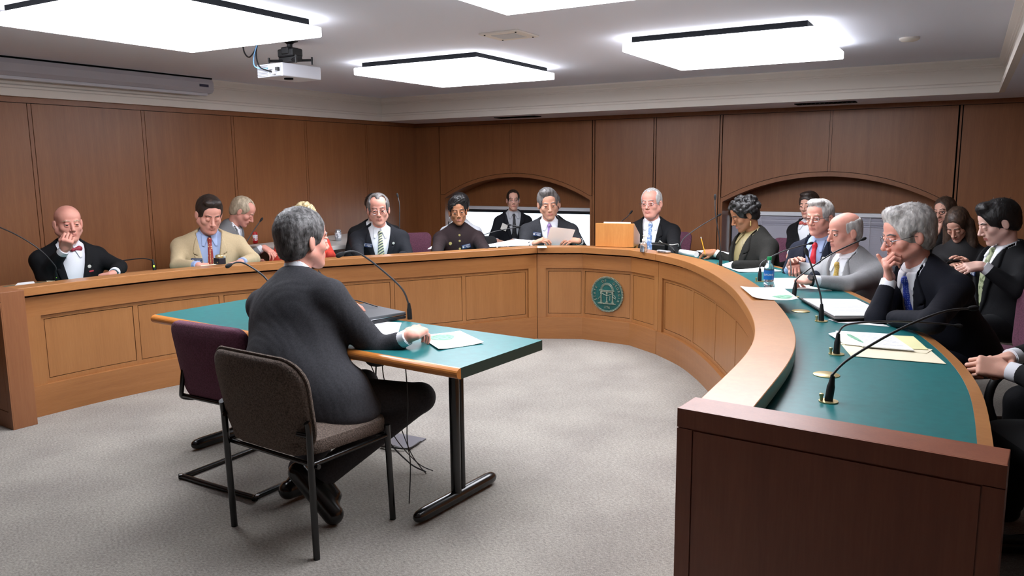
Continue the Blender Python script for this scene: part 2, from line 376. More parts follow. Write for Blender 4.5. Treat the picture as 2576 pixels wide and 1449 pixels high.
# back wall with two arched window recesses
def arc(x0, x1, zs, zp, n=28, d=0.):
    w = (x1 - x0) / 2; h = zp - zs; R = (w * w + h * h) / (2 * h); cx = (x0 + x1) / 2; cz = zp - R; a = math.asin(w / R)
    return [(cx + (R + d) * math.sin(t), cz + (R + d) * math.cos(t)) for t in [-a + 2 * a * i / n for i in range(n + 1)]]
def wallM(y): return Matrix(((1, 0, 0, 0), (0, 0, 1, y), (0, 1, 0, 0), (0, 0, 0, 1)))   # xy -> x,z ; depth along +y
m = MB(); T = .014
def pan(x0, x1, z0=.13, z1=2.022, mi=0): m.box((x0 + g / 2, 0, z0), (x1 - g / 2, T, z1), mi=mi)
AR = [(.45, 2.53, 1.455), (4.10, 6.20, 5.168)]
def slab(x0, x1, z0, z1): m.box((x0, T, z0), (x1, .14, z1), mi=1)
pan(-.014, .375)
for (x0, x1, mid), (b0, b1) in zip(AR, ((.38, 2.556), (4.079, 6.281))):
    a0 = arc(x0, x1, 1.10, 1.37)
    a1 = [(x, z + .045) for x, z in a0]; a2 = [(x, z + .05) for x, z in a0]
    m.prism([(b0, 1.10 + .045)] + [p for p in a1] + [(b1, 1.145)] + [(b1, 1.10)] + a0[::-1] + [(b0, 1.10)], wallM(0), T, mi=2)
    L1 = [p for p in a2 if p[0] < mid - .012]; R1 = [p for p in a2 if p[0] > mid + .012]
    m.prism([(b0 + g, 2.022), (b0 + g, 1.15)] + L1 + [(mid - .014, L1[-1][1]), (mid - .014, 2.022)], wallM(0), T)
    m.prism([(mid + .014, 2.022), (mid + .014, R1[0][1])] + R1 + [(b1 - g, 1.15), (b1 - g, 2.022)], wallM(0), T)
    zt = min(L1[-1][1], R1[0][1]); m.box((mid - .011, 0, zt), (mid + .011, T, 2.022), mi=2)
    for q0, q1 in ((b0, x0), (x1, b1)): m.box((q0, 0, .13), (q1, T, 1.10), mi=2)
    # dark core above the arch and at its sides
    m.prism([(b0 - .02, 2.3), (b0 - .02, 1.11)] + [(x, z + .012) for x, z in a0] + [(b1 + .02, 1.11), (b1 + .02, 2.3)], wallM(T), .08, mi=1)
    for q0, q1 in ((b0 - .02, x0 - .004), (x1 + .004, b1 + .02)): slab(q0, q1, 0, 1.10)
    # recess lining: jambs, arched head, back panel, sill
    D = .42
    for q0, q1 in ((x0 - .02, x0), (x1, x1 + .02)): m.box((q0, T, .40), (q1, D, 1.10), mi=0)
    for i in range(len(a0) - 1):
        (p0, z0), (p1, z1) = a0[i], a0[i + 1]
        m.add([(p0, T, z0), (p1, T, z1), (p1, D, z1), (p0, D, z0), (p0, T, z0 + .02), (p1, T, z1 + .02), (p1, D, z1 + .02), (p0, D, z0 + .02)], [(0, 1, 2, 3), (4, 5, 6, 7), (0, 1, 5, 4), (3, 2, 6, 7)], 0)
    m.prism([(x0 - .02, 1.025)] + [(x0 - .02, 1.10)] + [(x, z + .02) for x, z in a0] + [(x1 + .02, 1.10), (x1 + .02, 1.025)], wallM(D - .1), .06)
    m.box((x0, D - .105, .988), (x1, D - .02, 1.03), mi=2)
    m.box((x0 - .02, T, .36), (x1 + .02, D + .1, .40), mi=2)
    m.box((x0 - .02, D + .02, 0), (x1 + .02, D + .1, .36), mi=0)
    m.box((x0, T, .0), (x1, T + .03, .40), mi=0)
for x0, x1, mi in ((2.556 + g, 2.587, 2), (2.587 + g, 3.306, 0), (3.306 + g, 3.333, 2), (3.333 + g, 4.047, 0), (4.047 + g, 4.077, 2), (6.283 + g, 6.31, 2), (6.31 + g, 7.4, 0), (7.4 + g, 7.43, 2), (7.43 + g, 8.9, 0)): pan(x0, x1, mi=mi)
slab(-.1, .38, 0, 2.3); slab(2.55, 4.09, 0, 2.3); slab(6.27, 9.0, 0, 2.3)
m.box((0, 0, 2.027), (XR, T, 2.08), mi=2)
tag(m.build('wall_back', [WALLW, GAP, WALLT]), kind='structure')
m = MB()
for x0, x1 in ((0, .45), (2.53, 4.10), (6.2, XR)): m.box((x0, -.015, 0), (x1, 0, .12))
tag(m.build('baseboard_back', WALLT), kind='structure')

# crown moulding in three runs
prof = [(0, 2.07), (.04, 2.07), (.04, 2.128), (.031, 2.136), (.031, 2.152), (.024, 2.158), (.012, 2.163), (.012, 2.272), (.020, 2.276), (.020, 2.286), (.030, 2.292), (.030, 2.304), (.044, 2.318), (.058, 2.334), (.058, 2.35), (0, 2.35)]
def run(idx, p0, p1, out, m0, m1):
    p0 = Vector(p0); p1 = Vector(p1); out = Vector(out); d = (p1 - p0).normalized(); vs = []
    for p, mm in ((p0, m0), (p1, m1)):
        for a, z in prof: vs.append(p + out * a + d * (a * mm) + Vector((0, 0, z)))
    n = len(prof); fs = [(i, (i + 1) % n, n + (i + 1) % n, n + i) for i in range(n)] + [tuple(range(n)), tuple(range(2 * n - 1, n - 1, -1))]
    q = MB(); q.add(vs, fs); tag(q.build('trim_%d' % idx, CROWN), kind='structure')
run(1, (0, -.70, 0), (6.61, -.70, 0), (0, -1, 0), 1, -1)
run(2, (0, -.70, 0), (0, YF, 0), (1, 0, 0), 1, 0)
run(3, (6.61, -.70, 0), (6.61, YF, 0), (-1, 0, 0), 1, 0)

# windows: frame and pane; one clear, one behind a lowered blind
GLASS = mat('window_glass', (235, 245, 250), rough=.02, trans=1., spec=.5)
ALU = mat('blind_metal', (236, 238, 244), rough=.45, metal=.2)
SLATM = mat('blind_slat', (176, 174, 188), rough=.5)
DARKF = mat('window_frame_metal', (30, 32, 40), rough=.5)
for i, (x0, x1, mid) in enumerate(AR):
    w = thing('window_%d' % (i + 1), None, None, ((x0 + x1) / 2, .42, .40)); w['kind'] = 'structure'
    q = MB()
    for a in ((x0, .40, .40, x1, .44, .43), (x0, .40, .925, x1, .44, .985), (x0, .40, .40, x0 + .04, .44, .985), (x1 - .04, .40, .40, x1, .44, .985)): q.box(a[:3], a[3:])
    q.build('window_frame', DARKF, w)
    q = MB(); q.box((x0 + .04, .415, .43), (x1 - .04, .421, .925)); q.build('pane', GLASS, w)
t = thing('venetian_blind', 'raised venetian blind, white head rail across the bright window', 'blind', (1.49, .33, .94))
q = MB(); q.box((.47, .30, .945), (2.51, .36, .985)); q.build('head_rail', ALU, t)
q = MB()
for k in range(9): q.box((.49, .305, .938 - .004 * k), (2.50, .355, .940 - .004 * k))
q.build('slat_stack', DARKF, t)
t = thing('venetian_blind', 'lowered grey venetian blind with closed slats in the right window', 'blind', (5.15, .33, .40))
q = MB(); q.box((4.12, .30, .945), (6.18, .36, .985)); q.build('head_rail', ALU, t)
q = MB()
for k in range(24):
    z = .935 - k * .0212; tl = .55 if k in (1, 3, 4) else .2
    M = Matrix.Translation((5.15, .33, z)) @ Matrix.Rotation(math.radians(90) - tl, 4, 'X')
    q.box((-1.02, -.0125, -.0006), (1.02, .0125, .0006), M)
q.build('slats', SLATM, t)
for x in (4.45, 5.15, 5.55, 5.9): q = MB(); q.tube([(x, .312, .94), (x, .312, .42)], .0022, 5); q.build('ladder_cord', ALU, t)
# outdoors: pale paving and a planted bank seen through the clear window
OUTG = mat('pale_paving', (236, 238, 240), rough=.9, var=.04, scale=3)
m = MB(); m.box((-6, .7, -.3), (16, 12, -.2)); tag(m.build('floor_outdoor_paving', OUTG), kind='structure')
w = bpy.data.worlds.new('sky'); SC.world = w; w.use_nodes = True
nt = w.node_tree; bg = nt.nodes['Background']; sky = nt.nodes.new('ShaderNodeTexSky'); sky.sky_type = 'HOSEK_WILKIE' if hasattr(sky, 'turbidity') else 'NISHITA'
sky.turbidity = 6.; sky.sun_direction = (-.3, .6, .7)
mixw = nt.nodes.new('ShaderNodeMix'); mixw.data_type = 'RGBA'; mixw.inputs[0].default_value = .7; mixw.inputs[7].default_value = (.82, .90, 1, 1)
nt.links.new(sky.outputs[0], mixw.inputs[6]); nt.links.new(mixw.outputs[2], bg.inputs['Color']); bg.inputs['Strength'].default_value = 5.

# ---------------------------------------------------------------- ceiling lights and fittings
DIFF = mat('light_diffuser', (246, 248, 255), rough=.5, emit=14.)
LBOX = mat('light_housing', (10, 11, 13), rough=.9, spec=.1)
DIFS = mat('light_diffuser_side', (246, 248, 255), rough=.5, emit=7.)
def light(x0, x1, y0, y1, label):
    t = thing('ceiling_light', label, 'ceiling light', ((x0 + x1) / 2, (y0 + y1) / 2, ZC), 'square lit ceiling fixtures')
    q = MB(); q.box((x0 + .05, y0 + .05, ZC - .042), (x1 - .05, y1 - .05, ZC)); q.build('housing', LBOX, t)
    q = MB(); q.box((x0, y0, ZC - .100), (x1, y1, ZC - .043), bev=.008); o = q.build('diffuser', [DIFF, DIFS], t)
    for p in o.data.polygons: p.material_index = 0 if abs(p.normal.z) > .9 and p.center.z < (ZC - .05 - t.location.z) else 1
light(1.97, 3.10, -6.25, -5.02, 'large glowing square light above the projector, nearest on the left')
light(1.99, 3.19, -3.48, -2.22, 'glowing square light in the middle, nearest the back left corner')
light(4.33, 5.55, -3.48, -2.22, 'glowing square light on the right, over the bald man in grey')
light(4.33, 5.55, -6.27, -5.01, 'glowing square light cut off by the top edge of the photo')
# ceiling vent, soffit vents, detector
t = thing('ceiling_vent', 'small white square vent in the middle of the ceiling', 'vent', (3.747, -3.979, ZC))
q = MB(); q.box((3.60, -4.12, ZC - .012), (3.89, -3.83, ZC), bev=.004); q.build('frame', CROWN, t)
q = MB(); q.box((3.66, -4.06, ZC - .014), (3.83, -3.89, ZC - .010)); q.build('grille', mat('vent_grey', (205, 205, 205), rough=.7), t)
for dx in (-.115, .115):
    for dy in (-.115, .115): q = MB(); q.lathe([(.006, -.016), (.006, -.01)], (3.747 + dx, -3.979 + dy, ZC), 8); q.build('screw', LBOX, t)
for x, lab in ((1.8, 'dark slotted vent under the soffit left of centre'), (5.17, 'slotted vent under the soffit above the right arch')):
    t = thing('air_vent', lab, 'vent', (x, -.45, ZS))
    q = MB()
    for a in ((x - .27, -.52, x + .27, -.50), (x - .27, -.37, x + .27, -.35), (x - .27, -.52, x - .25, -.35), (x + .25, -.52, x + .27, -.35)): q.box((a[0], a[1], ZS - .008), (a[2], a[3], ZS))
    q.build('frame', LBOX, t)
    q = MB()
    for k in range(12): q.box((x - .24 + k * .04, -.50, ZS - .006), (x - .225 + k * .04, -.37, ZS))
    q.build('louvres', LBOX, t)
q = MB(); q.lathe([(.0, 0), (.065, 0), (.065, -.012), (.05, -.022), (0, -.024)], PZ(2288, 95, ZC), 28, cap=False); o = q.build('smoke_detector', CROWN)
tag(o, 'small round white detector on the ceiling at far right', 'smoke detector')
# projection screen case along the left wall
t = thing('projection_screen', 'long white roller screen case fixed high on the left wall', 'projection screen', (.13, -5.4, 2.2))
y1 = -3.36; y0 = -8.2
q = MB(); q.prism([(.045, 2.34), (.045, 2.215), (.09, 2.205), (.14, 2.212), (.165, 2.24), (.165, 2.30), (.15, 2.335), (.13, 2.34)], Matrix(((1, 0, 0, 0), (0, 0, 1, y0), (0, 1, 0, 0), (0, 0, 0, 1))), y1 - y0)
SCRM = mat('screen_case', (196, 194, 202), rough=.5); q.build('case', SCRM, t)
q = MB(); q.box((.075, y0, 2.186), (.125, y1 - .04, 2.212), bev=.004); q.build('weight_bar', mat('screen_bar', (214, 214, 222), rough=.4), t)
q = MB(); q.box((.04, y0, 2.34), (.15, y1, 2.349)); q.build('mounting_strip', LBOX, t)
q = MB(); q.box((.166, y1 - .16, 2.262), (.168, y1 - .06, 2.285)); q.build('name_plate', mat('plate_navy', (50, 52, 80), rough=.5), t)

# projector hanging from the ceiling
c0 = PZ(728, 100, ZC); ax = c0.x; ay = c0.y
pr = thing('projector', 'white video projector hanging upside down below the left ceiling light', 'projector', (ax, ay, 2.13))
Mp = Matrix.Translation((ax, ay, 0)) @ Matrix.Rotation(math.radians(-3), 4, 'Z')
PRW = mat('projector_case', (206, 208, 216), rough=.4)
q = MB(); q.box((-.135, -.17, 2.095), (.11, .165, 2.18), Mp, bev=.006); q.build('case', PRW, pr)
q = MB()
for k in range(8): q.box((-.13, -.172, 2.102 + k * .0092), (-.03, -.168, 2.106 + k * .0092), Mp)
q.build('side_grille', mat('grille_grey', (140, 142, 150), rough=.5), pr)
q = MB(); q.lathe([(.03, -.012), (.03, 0)], Mp @ Vector((.03, -.05, 2.098)), 20); q.build('foot', LBOX, pr)
q = MB(); q.box((-.015, -.173, 2.10), (.095, -.169, 2.165), Mp); q.build('port_panel', mat('port_grey', (170, 172, 176), rough=.5), pr)
for dx, zz in ((.005, 2.15), (.04, 2.12), (.075, 2.14)): q = MB(); q.box((dx - .012, -.19, zz - .01), (dx + .012, -.172, zz + .01), Mp); q.build('plug', BLKPLASTIC if dx > .06 else mat('plug_grey', (225, 225, 228), rough=.5), pr)
mt = thing('ceiling_mount', 'black ceiling bracket that holds the projector', 'projector mount', (ax, ay, ZC))
q = MB(); q.lathe([(.055, 0), (.055, -.012), (.03, -.02), (.018, -.03), (.018, -.06)], (ax, ay, ZC)); q.build('flange', BLKPLASTIC, mt)
q = MB(); q.box((-.075, -.045, 2.235), (.075, .045, 2.29), Mp, bev=.01); q.box((-.035, -.05, 2.25), (.035, .05, 2.30), Mp, bev=.008); q.build('bracket_body', BLKPLASTIC, mt)
q = MB()
for a, b in (((-.13, -.07), (.13, .07)), ((-.13, .07), (.13, -.07))): q.tube([Mp @ Vector((a[0], a[1], 2.215)), Mp @ Vector((b[0], b[1], 2.215))], .009, 6)
for sx in (-.13, .13):
    for sy in (-.07, .07): q.tube([Mp @ Vector((sx, sy, 2.185)), Mp @ Vector((sx, sy, 2.235))], .007, 8)
q.box((-.08, -.03, 2.205), (.08, .03, 2.24), Mp); q.build('arms', BLKPLASTIC, mt)
def cord(name, label, pts, r, mt_, cat='cable', n=10, group=None):
    q = MB(); q.tube(spline(pts, 8), r, 6); return tag(q.build(name, mt_, smooth=True), label, cat, group)
Yp = 5.4
tp = room(CAMW + _ray(728, 150) * (1 / _ray(728, 150)[1]) * 4.2)
pc = Mp @ Vector((-.25, .02, 2.15))
def pm(x, y, z): return Mp @ Vector((x, y, z))
cord('projector_cable', 'black cable looping from the ceiling light down toward the projector', [pm(-.30, -.14, 2.35), pm(-.29, -.14, 2.28), pm(-.23, -.15, 2.24), pm(-.17, -.15, 2.28), pm(-.13, -.14, 2.35)], .005, BLKPLASTIC)
cord('projector_cable', 'black cable running into the back of the projector', [pm(-.13, -.14, 2.35), pm(-.135, -.17, 2.26), pm(-.06, -.21, 2.16), pm(.036, -.195, 2.122)], .005, BLKPLASTIC)
cord('projector_cable', 'light blue cable hanging beside the projector', [pm(-.125, -.145, 2.35), pm(-.14, -.18, 2.25), pm(-.12, -.20, 2.17), pm(-.03, -.20, 2.145), pm(.0, -.195, 2.15)], .004, mat('cable_blue', (120, 170, 215), rough=.5))
# ---------------------------------------------------------------- the horseshoe desk
LW = [(-1.95, -3.80), (-1.945, -3.3), (-1.87, -2.75), (-1.70, -2.25), (-1.42, -1.72), (-1.03, -1.04), (-.573, -.20)]
CW = [(-.573, -.20), (-.231, 0), (.231, 0), (.56, -.18)]
RW = [(.56, -.18), (.907, -.47), (1.27, -.92), (1.62, -1.47), (1.90, -2.03), (2.12, -2.56), (2.25, -3.05), (2.33, -3.72)]
def sp2(P, n): return [(v.x, v.y) for v in spline([(a, b, 0) for a, b in P], n)]
class Path:
    def __init__(s, pts, facets=False, m0=None, m1=None):
        s.p = [Vector((a, b)) for a, b in pts]; n = len(s.p); s.nrm = []; s.cum = [0]
        for i in range(n):
            if i: s.cum.append(s.cum[-1] + (s.p[i] - s.p[i - 1]).length)
            ns = []
            if i: d = (s.p[i] - s.p[i - 1]).normalized(); ns.append(Vector((-d.y, d.x)))
            if i < n - 1: d = (s.p[i + 1] - s.p[i]).normalized(); ns.append(Vector((-d.y, d.x)))
            a = sum(ns, Vector((0, 0))).normalized(); s.nrm.append(a / max(.5, a.dot(ns[0])))
        if m0: s.nrm[0] = Vector(m0)
        if m1: s.nrm[-1] = Vector(m1)
        s.len = s.cum[-1]
    def at(s, t):
        t = min(max(t, 0), s.len)
        for i in range(len(s.p) - 1):
            if t <= s.cum[i + 1] + 1e-9:
                f = (t - s.cum[i]) / max(1e-9, s.cum[i + 1] - s.cum[i]); return s.p[i].lerp(s.p[i + 1], f), s.nrm[i].lerp(s.nrm[i + 1], f)
        return s.p[-1], s.nrm[-1]
    def near(s, u, v):
        best = min(range(401), key=lambda k: (s.at(s.len * k / 400)[0] - Vector((u, v))).length); return s.len * best / 400
    def strip(s, q, n0, n1, z0, z1, t0=None, t1=None, mi=0, sm=True):
        t0 = 0 if t0 is None else t0; t1 = s.len if t1 is None else t1
        ts = [t0] + [c for c in s.cum if t0 + 1e-4 < c < t1 - 1e-4] + [t1]; vs = []
        for t in ts:
            p, n = s.at(t); a = p + n * n0; b = p + n * n1
            vs += [L(a.x, a.y, z0), L(b.x, b.y, z0), L(b.x, b.y, z1), L(a.x, a.y, z1)]
        fs = [(4 * i + k, 4 * i + (k + 1) % 4, 4 * i + 4 + (k + 1) % 4, 4 * i + 4 + k) for i in range(len(ts) - 1) for k in range(4)]
        m = len(ts) - 1; fs += [(3, 2, 1, 0), (4 * m, 4 * m + 1, 4 * m + 2, 4 * m + 3)]
        q.add(vs, fs, mi, False); return q
cn = Path(CW)
def shared(a, b, c, d):    # bisecting normal at a joint
    x = (Vector(b) - Vector(a)).normalized(); y = (Vector(d) - Vector(c)).normalized(); n = (Vector((-x.y, x.x)) + Vector((-y.y, y.x))).normalized(); return n / n.dot(Vector((-x.y, x.x)))
lw = sp2(LW, 9); rw = sp2(RW, 9)
jl = shared(lw[-2], lw[-1], CW[0], CW[1]); jr = shared(CW[-2], CW[-1], rw[0], rw[1])
PL = Path(lw, m1=jl); PC = Path(CW, m0=jl, m1=jr); PR = Path(rw, m0=jr)
BS = .0025
def section(P, label, loc, pans, e0=.08, e1=.08, dividers=True):
    t = thing('curved_desk', label, 'desk', loc, 'sections of the horseshoe desk')
    a, b = BS, P.len - BS
    P.strip(MB(), 0, 0, 0, 0)
    q = P.strip(MB(), -.012, .05, 0, .192, a, b); q.build('plinth', DESKH, t)
    q = P.strip(MB(), 0, .05, .625, .745, a, b); q.build('top_rail', DESKH, t)
    q = P.strip(MB(), .03, .06, .192, .757, a, b); q.build('backing', GAP, t)
    for s0_, s1_ in ((a, a + e0), (b - e1, b)): P.strip(MB(), 0, .05, .192, .625, s0_, s1_).build('end_stile', DESKV, t)
    t0, t1 = a + e0, b - e1
    q = MB(); P.strip(q, .016, .03, .192, .222, t0, t1); P.strip(q, .016, .03, .598, .625, t0, t1)
    P.strip(q, .016, .03, .222, .598, t0, t0 + .022); P.strip(q, .016, .03, .222, .598, t1 - .022, t1)
    cuts = [t0 + .022] + pans + [t1 - .022]
    for c in pans: P.strip(q, .016, .03, .222, .598, c - .016, c + .016)
    q.build('inner_frame', DESKV, t)
    for i in range(len(cuts) - 1):
        x0 = cuts[i] + (.020 if i else .004); x1 = cuts[i + 1] - (.020 if i < len(cuts) - 2 else .004)
        q = P.strip(MB(), .018, .03, .226, .594, x0, x1); q.build('front_panel', DESKV, t)
    o = P.strip(MB(), -.03, .13, .758, .81, a, b).build('cap_rail', CAPW, t, bevel=.003)
    P.strip(MB(), .06, .692, .705, .74, a, b).build('worktop', GREEN, t)
    P.strip(MB(), .692, .73, .70, .741, a, b).build('edge_band', CAPW, t)
    return t
pl = [PL.near(-1.93, -3.0), PL.near(-1.80, -2.42), PL.near(-1.56, -1.97), PL.near(-1.31, -1.50), PL.near(-1.03, -1.02) if 0 else PL.near(-1.07, -1.10)]
tl = section(PL, 'left curved wing of the horseshoe desk, in front of the bow tie man', tuple(L(-2.1, -1.9)), [PL.near(-1.94, -3.06), PL.near(-1.83, -2.48), PL.near(-1.58, -1.96), PL.near(-1.20, -1.34), PL.near(-.90, -.80)], e0=.14)
tc_ = section(PC, 'middle faceted section of the horseshoe desk with the round green seal', tuple(L(0, .3)), [PC.near(-.231, 0), PC.near(.231, 0)], e0=.075, e1=.05)
step = [PR.len * k / 8 for k in range(1, 8)]
tr = section(PR, 'right curved wing of the horseshoe desk, nearest the camera', tuple(L(2., -1.9)), [PR.near(.985, -.56), PR.near(1.30, -.98), PR.near(1.60, -1.45), PR.near(1.86, -1.96), PR.near(2.07, -2.45), PR.near(2.22, -2.98)], e0=.06)
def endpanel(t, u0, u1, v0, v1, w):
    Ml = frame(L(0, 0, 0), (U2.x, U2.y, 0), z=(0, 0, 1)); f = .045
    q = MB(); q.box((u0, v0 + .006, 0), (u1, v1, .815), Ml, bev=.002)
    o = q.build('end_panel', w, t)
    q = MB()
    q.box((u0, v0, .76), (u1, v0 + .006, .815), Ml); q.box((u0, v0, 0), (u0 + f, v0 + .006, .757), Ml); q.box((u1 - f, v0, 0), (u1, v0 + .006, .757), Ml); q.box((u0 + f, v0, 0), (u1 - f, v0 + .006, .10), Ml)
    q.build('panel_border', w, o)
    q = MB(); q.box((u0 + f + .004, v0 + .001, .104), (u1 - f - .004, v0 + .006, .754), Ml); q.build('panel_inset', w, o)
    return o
endpanel(tr, 2.285, 3.085, -3.845, -3.715, ENDW)
endpanel(tl, -2.70, -1.80, -3.935, -3.80, wood('end_panel_wood_lit', (126, 78, 50), (146, 94, 60), (160, 108, 70), st=(14, 14, .8), rough=.4))  # same wood as the right end panel; its brighter lighting is painted into the tone

# round seal on the centre panel
SEALG = mat('seal_green', (20, 84, 80), rough=.45, var=.12, scale=60); SEALB = mat('seal_bronze', (146, 156, 140), rough=.4, metal=.4, var=.2, scale=90)
sl = thing('wall_seal', 'round green and bronze seal reading STATE OF GEORGIA on the desk front', 'seal', tuple(L(.005, .012, .413)))
Ms = frame(L(.005, .017, .413), (U2.x, U2.y, 0), y=(0, 0, 1))   # z axis towards the arena
q = MB(); q.lathe([(0, 0), (.150, 0), (.150, .010), (0, .012)], (0, 0, 0), 64, cap=False); q.v = [tuple(Ms @ Vector(v)) for v in q.v]; q.build('disc', SEALG, sl)
q = MB()
for k in range(72):
    a = 2 * PI * k / 72; q.lathe([(.0, .018), (.004, .017), (.0062, .012), (.0062, .006)], (.149 * math.cos(a), .149 * math.sin(a), 0), 6, cap=False)
q.tube([(.141 * math.cos(2 * PI * k / 64), .141 * math.sin(2 * PI * k / 64), .012) for k in range(64)], .002, 6, closed=True)
q.v = [tuple(Ms @ Vector(v)) for v in q.v]; q.build('beaded_rim', SEALB, sl)
q = MB()
def bar(x0, y0, x1, y1, z=.018): q.box((x0, y0, .009), (x1, y1, z))
bar(-.072, .030, .072, .037, .02); bar(-.062, .020, .062, .027, .018); bar(-.085, -.082, .085, -.075, .02)
for x in (-.055, 0, .055):
    bar(x - .014, -.075, x + .014, -.068); q.lathe([(.006, 0), (.006, .012)], (x, -.06, .008), 10)
    for y, r in ((-.062, .009), (-.045, .006), (-.030, .007), (-.012, .006), (.004, .007), (.014, .010)): q.lathe([(0, .011), (r * .8, .009), (r, .004), (r, 0)], (x, y, .010), 10, cap=False)
    if x: bar(x - .0045, -.065, x + .0045, .02, .017)
    else: bar(x - .0035, -.065, x + .0035, -.025, .017)
for rr in (.062, .055, .048): q.tube([(rr * math.cos(PI * k / 20), .036 + rr * math.sin(PI * k / 20), .013) for k in range(21)], .0022, 5)
q.tube([(-.045 + .09 * k / 12, .008 - .016 * math.sin(PI * k / 12), .014) for k in range(13)], .003, 5)
q.tube([(.058, .004, .013), (.080, -.016, .013), (.083, -.022, .013)], .0035, 5); q.tube([(.055, -.018, .013), (.085, -.034, .013)], .003, 5); q.tube([(-.062, -.02, .013), (-.085, -.045, .013)], .003, 5)
q.tube([(.030, -.01, .013), (.028, -.05, .013)], .004, 6)
q.v = [tuple(Ms @ Vector(v)) for v in q.v]; q.build('arch_relief', SEALB, sl)
def text_mesh(s, size, ext=.001):
    cu = bpy.data.curves.new('t', 'FONT'); cu.body = s; cu.size = size; cu.extrude = ext; cu.align_x = 'CENTER'; cu.align_y = 'CENTER'; cu.resolution_u = 2
    o = bpy.data.objects.new('t', cu); me = bpy.data.meshes.new_from_object(o); vs = [v.co.copy() for v in me.vertices]; fs = [tuple(p.vertices) for p in me.polygons]
    bpy.data.objects.remove(o); bpy.data.curves.remove(cu); bpy.data.meshes.remove(me); return vs, fs
q = MB(); s = 'STATE  OF  GEORGIA'; a0 = 205; a1 = -25
for i, ch in enumerate(s):
    if ch == ' ': continue
    a = math.radians(a0 + (a1 - a0) * i / (len(s) - 1)); vs, fs = text_mesh(ch, .030, .0035)
    Mt = Ms @ Matrix.Translation((.117 * math.cos(a), .117 * math.sin(a), .014)) @ Matrix.Rotation(a - PI / 2, 4, 'Z'); q.add([Mt @ v for v in vs], fs)
vs, fs = text_mesh('1776', .030, .0035); Mt = Ms @ Matrix.Translation((0, -.112, .014)); q.add([Mt @ v for v in vs], fs)
q.build('raised_lettering', SEALB, sl)

# ---------------------------------------------------------------- witness table
FR = frame(L(0, 0, 0), (U2.x, U2.y, 0), z=(0, 0, 1))
wt = thing('witness_table', 'rectangular table with green top and rounded wood edge in the arena', 'table', tuple(L(.2, -3.28)))
TU0, TU1, TV0, TV1, TZ = -.845, 1.27, -3.585, -2.98, .728
q = MB(); q.box((TU0, TV0 + .02, TZ - .045), (TU1, TV1, TZ), FR); o = q.build('tabletop', [GREEN, DKGREEN], wt)
for p in o.data.polygons: p.material_index = 0 if p.normal.z > .5 else 1
q = MB(); pf = [(0, 0)] + [(-.026 * math.sin(PI * k / 10) - .0, -.0225 + .0225 * math.cos(PI * k / 10)) for k in range(11)] + [(0, -.045)]
Mq = FR @ Matrix(((0, 0, 1, TU0), (1, 0, 0, TV0 + .02), (0, 1, 0, TZ), (0, 0, 0, 1)))
q.prism(pf, Mq, TU1 - TU0); q.build('nosing', wood('nosing_wood', (176, 104, 44), (198, 124, 58), (210, 140, 72), st=(1, 8, 30), rough=.25, coat=.5), wt)
for u in (1.0, -.60):
    q = MB(); Mf = FR
    q.tube([FR @ Vector((u, -3.28, .05)), FR @ Vector((u, -3.28, TZ - .045))], .024, 20); q.tube([FR @ Vector((u, -3.235, .05)), FR @ Vector((u, -3.235, TZ - .045))], .014, 12)
    q.box((u - .03, -3.5, TZ - .06), (u + .03, -3.08, TZ - .045), FR); pst = q.build('leg', BLACK, wt)
    q = MB(); pts = [(-3.56, .006), (-3.552, .018), (-3.535, .026), (-3.50, .03), (-3.05, .03), (-3.015, .026), (-2.998, .018), (-2.99, .006)]
    q.tube([FR @ Vector((u, a, .033)) for a, r in pts], [r for a, r in pts], 20); q.build('foot', BLACK, wt)
# ---------------------------------------------------------------- people
def skinm(name, c, c2): return mat(name, c, rough=.5, var=.1, col2=c2, scale=14, sss=.12, bump=.04, bscale=220, spec=.35)
SKIN = {'pink': skinm('skin_ruddy', (224, 164, 146), (214, 148, 132)), 'fair': skinm('skin_fair', (222, 172, 152), (212, 160, 140)),
        'tan': skinm('skin_tan', (208, 156, 132), (198, 144, 120)), 'brown': skinm('skin_brown', (172, 120, 88), (160, 108, 78)),
        'pale': skinm('skin_pale', (230, 190, 176), (222, 178, 164))}
LIPM = mat('lip', (192, 122, 110), rough=.45); EYEW = mat('eye_white', (226, 222, 218), rough=.2); IRIS = mat('iris', (48, 42, 38), rough=.15)
SHIRTW = mat('shirt_white', (232, 234, 240), rough=.75, bump=.05, bscale=120)
def hairm(name, c, c2, rough=.5): return mat(name, c, rough=rough, col2=c2, var=.3, scale=55, detail=6, stretch=(1, 1, .35), bump=.25, bscale=120)
HAIR = {'salt': hairm('hair_salt_pepper', (122, 120, 120), (38, 36, 36)), 'grey': hairm('hair_grey', (196, 194, 192), (112, 110, 110)), 'silver': hairm('hair_silver', (214, 210, 206), (140, 136, 134)),
        'black': hairm('hair_black', (26, 22, 22), (8, 7, 8)), 'brown': hairm('hair_dark_brown', (56, 42, 34), (26, 20, 18)), 'blond': hairm('hair_blond', (236, 222, 180), (186, 160, 110)),
        'sandy': hairm('hair_sandy_grey', (206, 190, 164), (150, 132, 110)), 'lbrown': hairm('hair_long_brown', (84, 64, 50), (38, 28, 24)), 'dkgrey': hairm('hair_dark_grey', (128, 124, 122), (52, 48, 48))}
def cloth(name, c, var=.12, sc=120, **k): return mat(name, c, rough=.85, var=var, scale=sc, bump=.10, bscale=260, spec=.25, sheen=0., **k)
NB = np.array

